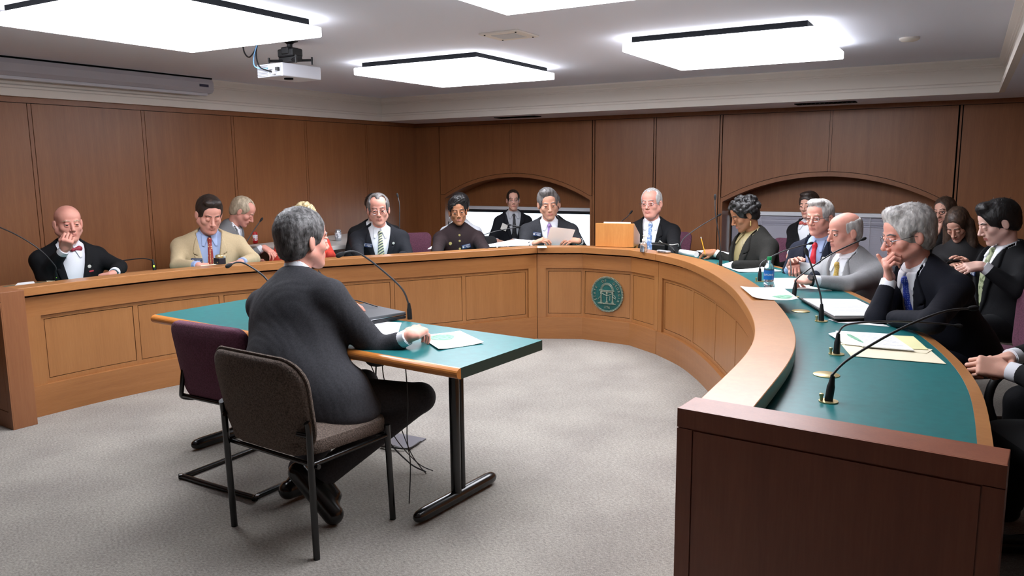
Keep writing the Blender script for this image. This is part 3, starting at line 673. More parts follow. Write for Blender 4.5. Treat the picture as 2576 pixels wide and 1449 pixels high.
def head_build(hc, R, sk, nb, hs=1., wide=1., jaw=1., closed=0., brow=None, hair=None, hcol='black', nose=1., fat=0., hv=None, mouth=0., strands=900, hres=.0042, res=.003, ear=1., roots=None, lash=False, hstr=.02):
    """returns skin (V,Q,mi) and list of (name, V, Q, material) child meshes; everything in room coordinates"""
    Rm = NB([[R[i][j] for j in range(3)] for i in range(3)])      # columns are right, forward, up
    toW = lambda V: NB(hc) + (V * hs) @ Rm.T
    nbl = (NB(nb) - NB(hc)) @ Rm / hs
    lo = NB([-.105, -.135, -.15]); hi = NB([.105, .135, .135]); lo = np.minimum(lo, nbl - .075); hi = np.maximum(hi, nbl + .075)
    S = SDF(lo, hi, res); w = wide
    S.add(_ell((0, -.018, .035), (.075 * w, .098, .085)), .0)
    S.add(_ell((0, .020, -.030), ((.060 + fat * .3) * w, .066, .078)), .02)
    S.add(_ell((0, .032, .048), (.060 * w, .056, .055)), .02)
    for s in (-1, 1):
        S.add(_con((s * .046 * w * jaw, -.005, -.052), (s * .012, .062, -.096), .024 + fat, .020 + fat * .5), .022)
        S.add(_ell((s * .041 * w, .052, -.026), (.021, .022, .020)), .018)
    if fat > .004: S.add(_ell((0, .03, -.105), (.045, .045, .022)), .02)
    S.add(_con((-.031, .079, .022), (.031, .079, .022), .0105), .012)
    S.add(_con((0, .080, .018), (0, .094, -.020), .007, .0095), .010)
    for s in (-1, 1): S.add(_ell((s * .031, .101, -.001), (.0165, .018, .0125)), .010, True)
    S.add(_con((0, .088, .010), (0, .104 + .006 * nose, -.030), .0062, .0098), .007)
    S.add(_ell((0, .103 + .006 * nose, -.034), (.011, .011, .0095)), .005)
    for s in (-1, 1): S.add(_ell((s * .0125, .096, -.038), (.0078, .0100, .0072)), .005)
    S.add(_ell((0, .072, -.064), (.030, .022, .026)), .014)
    S.add(_ell((0, .077, -.101), (.018, .016, .015)), .014)
    for s in (-1, 1):
        S.add(_con((0, .0945, -.0600), (s * .021, .083, -.0635), .0048, .0028), .004)
        S.add(_con((0, .0930, -.0705), (s * .019, .082, -.0675), .0058, .0030), .004)
        S.add(_con((0, .100, -.0655 ), (s * .021, .090, -.0655), .0022 + mouth, .0012), .003, True)
        # upper lids
        S.add(_ell((s * .031, .0800, .0065 - .005 * closed), (.0150, .0125, .0065 + .006 * closed)), .003)
        S.add(_ell((s * .031, .0790, -.0085), (.0140, .0115, .0045)), .004)
        if ear:
            S.add(_ell((s * .080 * w, -.012, -.008), (.0075, .0185, .031), _rotz(s * 22)), .005)
            S.add(_ell((s * .088 * w, -.004, -.006), (.0055, .0095, .018), _rotz(s * 22)), .003, True)
    S.add(_con((0, -.030, -.055), tuple(nbl), .050 + fat * .5, .052 + fat * .5), .020)
    V, Q = S.mesh()
    cen = V[Q].mean(1)
    mi = ((np.abs(cen[:, 0]) < .022) & (cen[:, 2] > -.0765) & (cen[:, 2] < -.0575 - .18 * np.abs(cen[:, 0])) & (cen[:, 1] > .084)).astype(int)
    skin = (toW(V), Q, mi)
    kids = []
    # eyes
    E_ = MB(); ev = []
    for s in (-1, 1):
        q = MB(); n = 12
        for ring in range(1, 1): pass
        c = NB([s * .031, .0775, -.0005]); r = .0122
        vs = []; fs = []
        for i in range(9):
            th = PI * i / 8
            for k in range(n): vs.append(c + r * NB([math.sin(th) * math.cos(2 * PI * k / n), math.cos(th), math.sin(th) * math.sin(2 * PI * k / n)]))
        for i in range(8):
            for k in range(n): fs.append((i * n + k, i * n + (k + 1) % n, (i + 1) * n + (k + 1) % n, (i + 1) * n + k))
        kids.append(('eye', toW(np.array(vs)), np.array(fs), [EYEW, IRIS], np.array([1 if j // n < 2 else 0 for j in range(len(fs))])))
    # brows as short flattened arcs
    bm_ = HAIR[brow or hcol]; bv = []; bf = []
    for s in (-1, 1):
        B = SDF((min(s * .010, s * .056) - .01, .05, .005), (max(s * .010, s * .056) + .01, .105, .045), .0022)
        B.add(_con((s * .012, .0895, .0235), (s * .034, .0865, .0285), .0035, .0036), 0); B.add(_con((s * .034, .0865, .0285), (s * .052, .0715, .0225), .0036, .0020), .002)
        v, f = B.mesh(); kids.append(('eyebrow', toW(v), f, [bm_], None))
    if hair:
        hv = hv or {}; t = hv.get('t', .012); amp = hv.get('amp', .0008)
        long_ = hair == 'long'
        H = SDF((-.125, -.16, -.36 if long_ else -.13), (.125, .13, .175), hres)
        H.add(_ell((0, -.020, .037 + hv.get('up', 0)), ((.077 + t) * w, .100 + t, .087 + t)), 0)
        H.add(_ell((0, -.050, -.015), ((.066 + t * .9) * w, .062 + t * .6, .075)), .02)
        if 'quiff' in hv: H.add(_ell((hv.get('qx', 0), .045, .108), (.060, .040, .022 + hv['quiff'])), .02)
        X, Y, Z = H.full()
        if hair == 'curly':
            r_ = np.random.default_rng(5)
            for _ in range(170):
                th = r_.uniform(0, 2 * PI); ph = math.acos(r_.uniform(-.35, 1)); c = NB([(.083 + t) * math.sin(ph) * math.cos(th), -.020 + (.104 + t) * math.sin(ph) * math.sin(th), .035 + (.092 + t) * math.cos(ph)])
                if c[1] > .05 and c[2] < .055: continue
                H.add(_ell(c, [r_.uniform(.012, .020)] * 3), .006)
        fz = hv.get('line', .068)            # height of the front hairline
        M_ = NB([[1, 0, 0], [0, .94, .342], [0, -.342, .94]]); fy = .036 if hair != 'recede' else .028; lz = fz + (.012 if hair == 'recede' else 0)
        H.add(_box((hv.get('fx', 0), fy + .10, lz - .13), (.13, .10, .13), .02, M_), .012, True)
        if hair in ('recede', 'bald'):
            for s in (-1, 1): H.add(_ell((s * .044, .060, .094), (.028, .050, .034)), .012, True)
        if hair == 'bald':
            H.add(_ell((0, .01, .128), (.085, .125, .072)), .03, True); H.add(_ell((0, .10, .03), (.09, .09, .09)), .02, True)
        if not long_:
            for s in (-1, 1): H.add(_ell((s * .093 * w, .002, -.012), (.024, .030, .038)), .006, True)
            cut = (-.034 + hv.get('nape', 0) + .62 * Y) - Z
        else:
            cut = np.broadcast_to(-Z - 1, H.d.shape)
            for s in (-1, 1):
                H.add(_con((s * .078, -.03, 0), (s * .085, .0 + hv.get('fwd', 0), -.17), .036, .045), .03); H.add(_con((s * .085, .0 + hv.get('fwd', 0), -.17), (s * .07, .03 + hv.get('fwd', 0), -.30), .045, .022), .02)
            H.add(_con((0, -.075, 0), (0, -.09, -.22), .06, .05), .03)
            H.add(_ell((0, .108, -.075), (.062, .085, .10)), .008, True)
            for s in (-1, 1): H.add(_ell((s * .095 * w, .03, -.30), (.001, .001, .001)), .0, True)
        d = H.d
        if not long_: d = -smin(-d, -np.broadcast_to(cut, d.shape), .010)
        d = d + amp * (np.sin(X * 160 + 3 * np.sin(Z * 60)) * np.sin(Z * 120 + 4 * np.sin(Y * 50)) + np.sin(Y * 190 + X * 80) * .6)
        V, Q = relax(*H.mesh(d), 1)
        if len(Q):
            P0 = V[Q].mean(1); nr = np.cross(V[Q[:, 1]] - V[Q[:, 0]], V[Q[:, 3]] - V[Q[:, 0]]); ar = np.linalg.norm(nr, axis=1) + 1e-12; nr /= ar[:, None]
            if ((P0 - NB([0, -.02, .03])) * nr).sum() < 0: nr = -nr
            n = strands; r_ = np.random.default_rng(3); idx = r_.choice(len(Q), n, p=ar / ar.sum())
            p = P0[idx] + r_.normal(0, .0015, (n, 3)) - nr[idx] * .002; nn = nr[idx]
            g = hv.get('flow', NB([0, -.35, -1.])); fl = np.where(p[:, 2:3] > .085, NB([[hv.get('part', .3), -.6, .1]]), g[None]); fl = fl + r_.normal(0, hv.get('mess', .25), (n, 3))
            dr = fl - nn * (fl * nn).sum(1)[:, None] * .9 + nn * hv.get('lift', .09); dr /= np.linalg.norm(dr, axis=1)[:, None] + 1e-9
            ln = r_.uniform(.5, 1.1, (n, 1)) * hstr * (2.2 if long_ else 1); sd = np.cross(dr, nn); sd /= np.linalg.norm(sd, axis=1)[:, None] + 1e-9; wd = .0011 if strands < 4000 else .0007
            a = p - sd * wd; b = p + sd * wd; mid = p + dr * ln * .6; e = p + dr * ln - nn * ln * .25
            c_ = mid + sd * wd * .7; d_ = mid - sd * wd * .7; e1 = e + sd * wd * .2; e2 = e - sd * wd * .2
            SV = np.concatenate([a, b, c_, d_, e1, e2]); k = np.arange(n); SQ = np.concatenate([np.stack([k, k + n, k + 2 * n, k + 3 * n], 1), np.stack([k + 3 * n, k + 2 * n, k + 4 * n, k + 5 * n], 1)])
            V, Q = joinm([(V, Q), (SV, SQ)]); kids.append(('hair', toW(V), Q, [HAIR[hcol]], None))
    return skin, kids, toW
def _rotz(deg):
    a = math.radians(deg); return NB([[math.cos(a), -math.sin(a), 0], [math.sin(a), math.cos(a), 0], [0, 0, 1]])

def hand_build(wr, d, n, side, curl=(18, 25, 20), spread=1., thumb='side', s=1., fing=None, res=.0024, fore=None):
    """side +1 right hand, -1 left; n is the back of the hand"""
    d = NB(Vector(d).normalized()); n = NB(n, dtype=float); n = n - d * (n @ d); n /= np.linalg.norm(n); x = np.cross(d, n)   # x: toward the right of the hand
    Rm = np.stack([x, d, n], 1); tx = -side
    S = SDF((-.095, -.11, -.11), (.095, .215, .085), res)
    fl_ = (NB([0, -1., 0]) if fore is None else -NB(fore) @ Rm) * .075; S.add(_con(tuple(fl_), (0, .004, 0), .029, .0255), 0)
    S.lo = S.lo; S.add(_box((0, .050, 0), (.039, .046, .0145), .013), .012)
    S.add(_ell((0, .015, 0), (.029, .03, .0175)), .012)
    S.add(_ell((tx * .026, .032, -.007), (.018, .030, .015)), .012)
    F = [(.029, .088, (.040, .026, .021), .0088), (.0095, .094, (.045, .029, .022), .0090), (-.0105, .090, (.041, .027, .021), .0086), (-.0295, .080, (.033, .021, .019), .0077)]
    for i, (fx, fy, seg, r) in enumerate(F):
        c = curl if fing is None or fing[i] is None else fing[i]
        p = NB([tx * fx, fy - .008, 0.]); a = 0.; sp = tx * fx * 2.2 * spread
        S.add(_ell(p + NB([0, .002, .003]), (.0098, .011, .0095)), .006)
        for j in range(3):
            a += math.radians(c[j]); dv = NB([sp * math.cos(a), math.cos(a), -math.sin(a)]); dv /= np.linalg.norm(dv); q = p + dv * (seg[j] + (.008 if j == 0 else 0))
            S.add(_con(p, q, r * (1 - .06 * j), r * (.93 - .09 * j)), .003); p = q
    if thumb == 'side': T = [(.028, .020, -.006), (.050, .050, -.012), (.060, .078, -.016), (.063, .102, -.018)]
    elif thumb == 'in': T = [(.028, .020, -.008), (.044, .048, -.024), (.036, .076, -.038), (.020, .094, -.046)]
    elif thumb == 'up': T = [(.028, .020, .0), (.050, .044, .004), (.060, .072, .012), (.062, .098, .020)]
    else: T = [(.028, .020, -.010), (.038, .050, -.030), (.030, .082, -.042), (.020, .106, -.046)]
    for i in range(3): S.add(_con(NB([tx * T[i][0], T[i][1], T[i][2]]), NB([tx * T[i + 1][0], T[i + 1][1], T[i + 1][2]]), (.0135, .0105, .0098)[i], (.0108, .0098, .0082)[i]), .005)
    V, Q = S.mesh(); return NB(wr) + (V * s) @ Rm.T, Q

def ik(sh, wr, pole, a=.285, b=.262):
    d = wr - sh; D = d.length
    if D > (a + b) * .998: sc_ = D / ((a + b) * .998); a *= sc_; b *= sc_
    x = (a * a - b * b + D * D) / (2 * D); h = math.sqrt(max(a * a - x * x, 1e-6)); dn = d.normalized(); p = (pole - dn * pole.dot(dn)).normalized()
    return sh + dn * x + p * h

def glasses(hc, R, hs, parent, m, round_=False, wide=1.):
    Mh = Matrix.Translation(hc) @ R.to_4x4() @ Matrix.Scale(hs, 4)
    g_ = MB()
    for s in (-1, 1):
        rx_, rz_ = (.0225, .019 if round_ else .0155)
        g_.tube([Mh @ Vector((s * .0315 + rx_ * math.cos(2 * PI * k / 20), .099 - .006 * (abs(math.cos(2 * PI * k / 20)) if s * math.cos(2 * PI * k / 20) > 0 else 0), -.004 + rz_ * math.sin(2 * PI * k / 20))) for k in range(20)], .0013 if m is not MATS.get('frame_black') else .0022, 6, closed=True)
        g_.tube([Mh @ Vector(p) for p in ((s * .054, .093, .002), (s * .079 * wide, .070, .004), (s * .082 * wide, .01, .006), (s * .082 * wide, -.015, -.004))], .0014, 6)
    g_.tube([Mh @ Vector(p) for p in ((-.010, .099, -.002), (0, .103, .001), (.010, .099, -.002))], .0013, 6)
    g_.build('glasses', m, parent)

def person(label, px, py, Y, app, head=(0, 0, 0), hs=1., sk='fair', w=1., belly=0., dep=1., lean=.08, side=0., jacket=None, shirt=SHIRTW, tie=None, tiew=1., vz=.30, vw=.075, arms=(None, None), hd=None, h=.0075, legs=True, trouser=None, pelz=.53, lap=True, bow=None, neckdz=0., collar=True, cuff=True, hand_s=1., wrinkle=.0022, vneck=True, pelvis=None, knees=None, ankles=None, shoes=True, sleeve=None, nbf=.035, seat_fwd=0., extra=()):
    hd = hd or {}
    hc = PD(px, py, Y); cf = facing(px, app)
    hyaw, hp, hr = head
    hf = facing(px, hyaw); up = Vector((0, 0, 1)); hx = hf.cross(up).normalized()
    Rp = Matrix.Rotation(-math.radians(hp), 3, hx); hf2 = Rp @ hf; hu = Rp @ up
    Rr = Matrix.Rotation(math.radians(hr), 3, hf2); hu = Rr @ hu; hx = hf2.cross(hu).normalized()
    R = Matrix(((hx.x, hf2.x, hu.x), (hx.y, hf2.y, hu.y), (hx.z, hf2.z, hu.z)))
    nb = hc - hu * .095 * hs + Vector((0, 0, -.055 + neckdz)) - cf * nbf
    xr0 = cf.cross(up)
    pel = pelvis if pelvis is not None else Vector((nb.x, nb.y, pelz)) - cf * lean + xr0 * side
    Zt = (nb - pel).normalized(); Xt = cf.cross(Zt).normalized(); Yt = Zt.cross(Xt); Lt = (nb - pel).length
    base = thing('person', label, 'person', (pel.x, pel.y, 0))
    # torso as a closure in torso coordinates
    def torso(x, y, z, o=0.):
        P = [(_ell((0, .0, Lt - .150), (.162 * w + o, .112 * dep + o, .17 + o)), 0), (_ell((0, .018 + belly * .6, .18), ((.150 + belly * .6) * w + o, .116 * dep + belly + o, .23 + o)), .08),
             (_ell((0, .0, .03), (.160 * w + o, .125 + o, .13 + o)), .08), (_con((0, -.010, Lt - .070), (.152 * w, -.008, Lt - .100), .056 + o, .050 + o), .04), (_con((0, -.010, Lt - .070), (-.152 * w, -.008, Lt - .100), .056 + o, .050 + o), .03),
             (_ell((0, -.022, Lt - .010), (.066 + o, .058 + o, .05 + o)), .04)]
        d = None
        for (f, a, b), k in P: v = f(x, y, z); d = v if d is None else smin(d, v, k)
        return d
    def front(x, z, o=0.):
        ys = np.linspace(.34, .0, 171); dd = torso(np.full(171, x), ys, np.full(171, z), o); i = int(np.argmax(dd < 0)); return float(ys[i])
    toT = lambda x, y, z: pel + Xt * x + Yt * y + Zt * z
    # arms
    A = []
    for sd, arm in ((1, arms[0]), (-1, arms[1])):
        sh = toT(sd * .162 * w, -.005, Lt - .112)
        if arm is None: arm = {}
        wr = arm.get('w')
        if wr is None: wr = toT(sd * .13, .28, .16); wr.z = max(wr.z, .60)
        pole = arm.get('pole'); pole = Vector((0, 0, -1)) + Xt * sd * .55 - cf * .25 if pole is None else pole
        el = arm.get('e') or ik(sh, wr, pole)
        A.append((sd, sh, el, wr, arm))
    # skin: head, neck and hands as one body mesh
    skin, kids, toW = head_build(tuple(hc), R, sk, tuple(nb - Zt * .03), hs=hs, **hd)
    VV = [(skin[0], skin[1])]; MI = [skin[2]]
    for sd, sh, el, wr, arm in A:
        if arm.get('nohand'): continue
        fd = (wr - el).normalized(); d = arm.get('d') or fd; n = arm.get('n') or (Vector((0, 0, 1)) + Xt * sd * .2)
        v, q = hand_build(tuple(wr), d, tuple(n), sd, curl=arm.get('curl', (22, 28, 22)), thumb=arm.get('thumb', 'side'), s=arm.get('s', 1.) * hand_s, fing=arm.get('fing'), spread=arm.get('spread', 1.), res=arm.get('res', .003), fore=tuple(fd))
        VV.append((v, q)); MI.append(np.zeros(len(q), int))
    core = SDF(NB(nb) - .30, NB(nb) + .12, .015); core.add(_ell(tuple(toT(0, 0, Lt - .14)), (.10, .08, .12)), 0); core.add(_con(tuple(toT(0, -.01, Lt - .12)), tuple(nb), .05), .02)
    core = SDF(np.minimum(core.lo, np.min([NB(p) for t_ in A for p in t_[1:4]], 0) - .05), np.maximum(NB(nb) + .12, np.max([NB(p) for t_ in A for p in t_[1:4]], 0) + .05), .016); core.add(_ell(tuple(toT(0, 0, Lt - .16)), (.10, .08, .12)), 0); core.add(_con(tuple(toT(0, -.01, Lt - .14)), tuple(nb), .05), .02)
    for sd, sh, el, wr, arm in A:
        core.add(_con(tuple(toT(0, 0, Lt - .13)), tuple(sh), .04, .036), .02); core.add(_con(tuple(sh), tuple(el), .036, .030), .01); core.add(_con(tuple(el), tuple(wr - (wr - el).normalized() * .03), .030, .023), .01)
    v, q = core.mesh(); VV.append((v, q)); MI.append(np.zeros(len(q), int))
    V, Q = joinm(VV); np_obj('body', V, Q, [SKIN[sk], LIPM], base, np.concatenate(MI))
    for nm, v, q, ms, mi in kids: np_obj(nm, v, q, ms, base, mi)
    # grid for the clothes
    pts = [NB(p) for _, sh, el, wr, _a in A for p in (sh, el, wr)] + [NB(pel), NB(nb)]
    lo = np.min(pts, 0) - .13 - belly; hi = np.max(pts, 0) + .13 + belly; lo = np.minimum(lo, NB(pel) - .23 - belly); hi = np.maximum(hi, NB(pel) + .23 + belly); lo[2] = min(lo[2], pelz - .10)
    G = SDF(lo, hi, h); X, Y_, Z = G.full(); rx_, ry_, rz_ = X - pel.x, Y_ - pel.y, Z - pel.z
    tx = rx_ * Xt.x + ry_ * Xt.y + rz_ * Xt.z; ty = rx_ * Yt.x + ry_ * Yt.y + rz_ * Yt.z; tz = rx_ * Zt.x + ry_ * Zt.y + rz_ * Zt.z
    base_d = torso(tx, ty, tz, 0.)
    zb = vz * Lt
    vwid = vw * np.clip((tz - zb) / (Lt - .02 - zb), 0, 1.4) ** .95
    jk = jacket is not None
    if jk:
        d = base_d - .020
        d = d + wrinkle * np.sin(30 * tz + 16 * np.abs(tx) + 2.5 * np.sin(13 * ty + 5 * tx)) * np.exp(-((tz - .16) / .14) ** 2)
        if vneck: d = np.maximum(d, -np.maximum(np.abs(tx) - vwid, -ty))
        hole = _con(tuple(nb - Zt * .02), tuple(nb + Zt * .12), (.054 + hd.get('fat', 0) * .6) * hs + .010)[0](X, Y_, Z); d = np.maximum(d, -hole) if collar != 'high' else d
        d = np.maximum(d, -(tz + .13))
        G.d = np.minimum(G.d, d) if False else d
        rs = sleeve or (.064, .052, .040)
        for sd, sh, el, wr, arm in A:
            e2 = wr - (wr - el).normalized() * ((rs[2] + .022) if not arm.get('nohand') else .035)
            G.add(_con(tuple(sh), tuple(el), rs[0] * (.9 + .1 * w), rs[1]), .035); G.add(_con(tuple(el), tuple(e2), rs[1], rs[2]), .02)
            G.add(_ell(tuple(sh), (.058, .058, .060)), .03)
        for pr_, k_ in extra: G.add(pr_, k_)
        wr_ = .0025 * np.sin(70 * X + 40 * Z + 9 * np.sin(30 * Y_)) * np.sin(50 * Y_ + 30 * Z)
        V, Q = relax(*G.mesh(G.d + wr_ * .45), 5); jo = np_obj('jacket', V, Q, [jacket], base)
        if lap and vneck:
            G0 = G; GL = SDF(NB(toT(0, .10, Lt * .5)) - .36, NB(toT(0, .10, Lt * .5)) + .36, .006); X2, Y2, Z2 = GL.full(); a_, b_, c_ = X2 - pel.x, Y2 - pel.y, Z2 - pel.z
            tx, ty, tz = (a_ * W_.x + b_ * W_.y + c_ * W_.z for W_ in (Xt, Yt, Zt)); base_s = base_d; base_d = torso(tx, ty, tz, 0.); vws = vwid
            vwid = vw * np.clip((tz - zb) / (Lt - .02 - zb), 0, 1.4) ** .95
            lw_ = .056 * np.clip((tz - zb) / (Lt * .86 - zb), 0, 1) ** .6 * np.clip((Lt + .0 - tz) / (.10), 0, 1) ** .7 + .004
            dl = np.maximum(base_d - .032, np.maximum(np.maximum(np.abs(tx) - vwid - lw_, vwid - .001 - np.abs(tx)), -ty + .01)); dl = np.maximum(dl, zb - .02 - tz)
            nt_ = np.maximum(np.abs(tz - (Lt - .120) - .35 * (np.abs(tx) - vwid - .03)) - .0035, vwid + .026 - np.abs(tx)); dl = np.maximum(dl, -nt_); dl = np.maximum(dl, -(base_d - .012)); V, Q = relax(*GL.mesh(dl), 5) if (dl < 0).any() else GL.mesh(dl)
            if len(Q): np_obj('lapels', V, Q, [jacket], jo)
            base_d = base_s; vwid = vws; tx = rx_ * Xt.x + ry_ * Xt.y + rz_ * Xt.z; ty = rx_ * Yt.x + ry_ * Yt.y + rz_ * Yt.z; tz = rx_ * Zt.x + ry_ * Zt.y + rz_ * Zt.z
    if shirt is not None:
        d = base_d - .004; d = np.maximum(d, np.abs(tx) - (.13 if jk else 1.)); d = np.maximum(d, -(tz - .02 if jk else tz + .10))
        if not jk:
            G.d = d
            for sd, sh, el, wr, arm in A: G.add(_con(tuple(sh), tuple(el), .056, .046), .035); G.add(_con(tuple(el), tuple(wr - (wr - el).normalized() * .03), .046, .036), .02)
            d = G.d
        if collar:
            C = SDF(NB(nb) - .13, NB(nb) + .13, .004); cx, cy, cz = C.full(); ax_, ay_, az_ = cx - pel.x, cy - pel.y, cz - pel.z
            ux = ax_ * Xt.x + ay_ * Xt.y + az_ * Xt.z; uy = ax_ * Yt.x + ay_ * Yt.y + az_ * Yt.z; uz = ax_ * Zt.x + ay_ * Zt.y + az_ * Zt.z
            fr_ = (.054 + hd.get('fat', 0) * .6) * hs + .006; c = _con(tuple(nb - Zt * .04), tuple(nb + hu * .05), fr_, fr_ - .002)[0](cx, cy, cz); c = np.maximum(c, uz - Lt - .036 + .42 * uy); c = np.maximum(c, -(uz - Lt + .085))
            c = np.maximum(c, -np.maximum(np.abs(ux) - (uz - Lt + .022) * .75, -uy)); c = np.maximum(c, -(c + .006))
            if jk:
                bb = torso(ux, uy, uz, 0.); au = np.abs(ux); flap = np.maximum(np.maximum(au - .060, (.004 + (Lt + .012 - uz) * .50) - au), np.maximum(uz - Lt - .012, (Lt - .072 + (au * .25)) - uz)); fl2 = np.maximum(np.maximum(bb - .0145, flap), -uy)
                c = np.minimum(c, np.maximum(fl2, -(bb - .003)))
            V, Q = G.mesh(d); so_ = np_obj('shirt', V, Q, [shirt], base); V, Q = relax(*C.mesh(c), 2)
            if len(Q): np_obj('collar', V, Q, [shirt], so_)
        else: V, Q = G.mesh(d); np_obj('shirt', V, Q, [shirt], base)
    if cuff and jk:
        cm = shirt if shirt is not None and cuff is True else cuff
        for sd, sh, el, wr, arm in A:
            if arm.get('nocuff') or arm.get('nohand') or cm is True: continue
            f = (wr - el).normalized(); q = MB(); q.tube([wr - f * .06, wr - f * .045, wr - f * .012, wr - f * .010, wr - f * .03], [.034, .0365, .0355, .032, .030], 18); q.build('cuff', cm, base)
    if tie is not None:
        zk = Lt - .022; yk = max(front(0, zk, .006), (.054 + hd.get('fat', 0) * .6) * hs + .006)
        tw = .013 + (.038 * tiew - .013) * np.clip((zk - tz) / (zk - .14), 0, 1); d = np.maximum(base_d - .0155, np.maximum(np.abs(tx) - tw, -ty + .02)); d = np.maximum(d, np.maximum(tz - zk, .10 - tz)); d = np.maximum(d, -(base_d - .000))
        G2 = SDF(G.lo, G.lo + (G.n - 1) * G.h, G.h); G2.d = d; kk = toT(0, yk + .006, zk + .006); G2.add(_ell(tuple(kk), (.020, .018, .022)), .008); G2.add(_con(tuple(toT(0, yk, zk - .01)), tuple(toT(0, front(0, zk - .07, .010), zk - .07)), .011, .012), .012)
        V, Q = relax(*G2.mesh(), 2); np_obj('tie', V, Q, [tie], base)
    if bow is not None:
        zk = Lt - .008; yk = max(front(0, zk, .006), .062 * hs) + .012; q = SDF(NB(toT(0, yk, zk)) - .09, NB(toT(0, yk, zk)) + .09, .0035)
        for s in (-1, 1): q.add(_con(tuple(toT(s * .012, yk, zk)), tuple(toT(s * .048, yk - .012, zk)), .009, .021), .004)
        q.add(_ell(tuple(toT(0, yk + .006, zk)), (.012, .012, .013)), .002); V, Q = q.mesh(); np_obj('bow_tie', V, Q, [bow], base)
    if legs:
        tr_ = trouser or jacket; kn = []
        G3 = None
        for i, sd in enumerate((1, -1)):
            hip = pel + Xt * sd * .09 + Vector((0, 0, -.01)); k = (knees[i] if knees else Vector((hip.x, hip.y, .52)) + cf * (.40 + seat_fwd) + xr0 * sd * .06)
            a = ankles[i] if ankles else Vector((k.x, k.y, .09)) + cf * .02
            kn.append((hip, k, a))
        P_ = [NB(p) for t_ in kn for p in t_]; G3 = SDF(np.min(P_, 0) - .14, np.max(P_, 0) + .16, .012)
        G3.add(_ell(tuple(pel), (.155 * w, .155 * w, .11)), 0)
        for hip, k, a in kn: G3.add(_con(tuple(hip), tuple(k), .090, .066), .04); G3.add(_con(tuple(k), tuple(a), .066, .058), .02)
        V, Q = G3.mesh(); np_obj('trousers', V, Q, [tr_], base)
        if shoes:
            for hip, k, a in kn:
                S = SDF(NB((a.x, a.y, -.01)) - NB([.3, .3, 0]), NB((a.x, a.y, .16)) + NB([.3, .3, 0]), .008); f = cf
                S.add(_con((a.x, a.y, .045), (a.x + f.x * .17, a.y + f.y * .17, .034), .042, .032), 0); S.add(_con((a.x, a.y, .05), (a.x, a.y, .10), .045, .04), .02)
                V, Q = S.mesh(); np_obj('shoe', V, Q, [BLACK], base)
    P = dict(base=base, toT=toT, front=front, Xt=Xt, Yt=Yt, Zt=Zt, Lt=Lt, hc=hc, R=R, hs=hs, nb=nb, A=A, cf=cf, toW=toW)
    return P
NAVYB = mat('badge_navy', (34, 56, 96), rough=.4); PINW = mat('pin_white', (232, 230, 222), rough=.3); PING = mat('pin_gold', (214, 186, 120), rough=.35, metal=.4)
def badge(P, x, z, w=.075, hgt=.030, m=None, lines=True, roll=0., off=.036, kind='name_badge', seal=True):
    y = P['front'](x, z, off) + .003; o = P['toT'](x, y, z)
    dx = P['front'](x + .02, z, off) - P['front'](x - .02, z, off); dz = P['front'](x, z + .02, off) - P['front'](x, z - .02, off)
    ax_ = (P['Xt'] * .04 + P['Yt'] * dx).normalized(); az = (P['Zt'] * .04 + P['Yt'] * dz).normalized()
    M = frame(o, -ax_, y=az) @ Matrix.Rotation(math.radians(roll), 4, 'Z')      # local x to the viewer's right, z outwards
    q = MB(); q.box((-w / 2, -hgt / 2, -.002), (w / 2, hgt / 2, .002), M); b = q.build(kind, m or NAVYB, P['base'])
    if lines:
        q = MB()
        if seal:
            q.tube([M @ Vector((-w * .36 + .0085 * math.cos(k * PI / 8), -.002 + .0085 * math.sin(k * PI / 8), .003)) for k in range(16)], .0012, 5, closed=True); q.box((-w * .36 - .004, -.006, .002), (-w * .36 + .004, .002, .003), M)
        for yy, a, b_ in ((.009, -.30, .44), (.002, -.02, .30), (-.004, -.12, .44), (-.010, .05, .36)): q.box((w * a, hgt * (yy / .03) - .001, .002), (w * b_, hgt * (yy / .03) + .001, .0028), M)
        q.build('lettering', PINW, b)
def pin(P, x, z, r=.010, m=None, off=.036, name='lapel_pin'):
    y = P['front'](x, z, off) + .002; o = P['toT'](x, y, z); M = frame(o, P['Xt'], y=P['Zt']); q = MB(); q.lathe([(0, 0), (r, 0), (r, -.003), (0, -.004)], (0, 0, 0), 16, cap=False)
    q.v = [tuple(M @ Vector(v)) for v in q.v]; q.build(name, m or PINW, P['base'])
# ---------------------------------------------------------------- clothes
J_BLACK = cloth('suit_black', (17, 18, 21)); J_CHAR = cloth('suit_charcoal', (42, 43, 47)); J_NAVY = cloth('suit_navy', (24, 28, 42)); J_TAN = cloth('jacket_tan', (192, 172, 138), var=.025)
J_GREY = cloth('suit_light_grey', (150, 150, 152), var=.02); J_GREY2 = cloth('suit_mid_grey', (118, 118, 120), var=.02); J_BROWN = cloth('jacket_dark_maroon', (34, 22, 24)); J_OLIVE = cloth('jacket_dark_olive', (32, 31, 28))
J_CORAL = cloth('jacket_coral', (216, 74, 60), var=.05); J_DK = cloth('suit_dark_pinstripe', (24, 26, 32)); J_WIT = cloth('suit_witness', (50, 50, 54)); J_NAVY2 = cloth('suit_midnight', (14, 16, 26))
S_BLUE = mat('shirt_blue', (160, 178, 216), rough=.75); S_GREY = mat('shirt_grey', (176, 178, 184), rough=.75); S_STR = pattern_mat('striped_knit', (150, 146, 156), 'stripe', (78, 72, 84), sc=42)
S_GOLD = mat('blouse_gold', (146, 132, 92), rough=.4); S_RED = mat('top_black_red', (150, 24, 40), rough=.6); S_BLK = mat('top_black', (20, 19, 22), rough=.8)
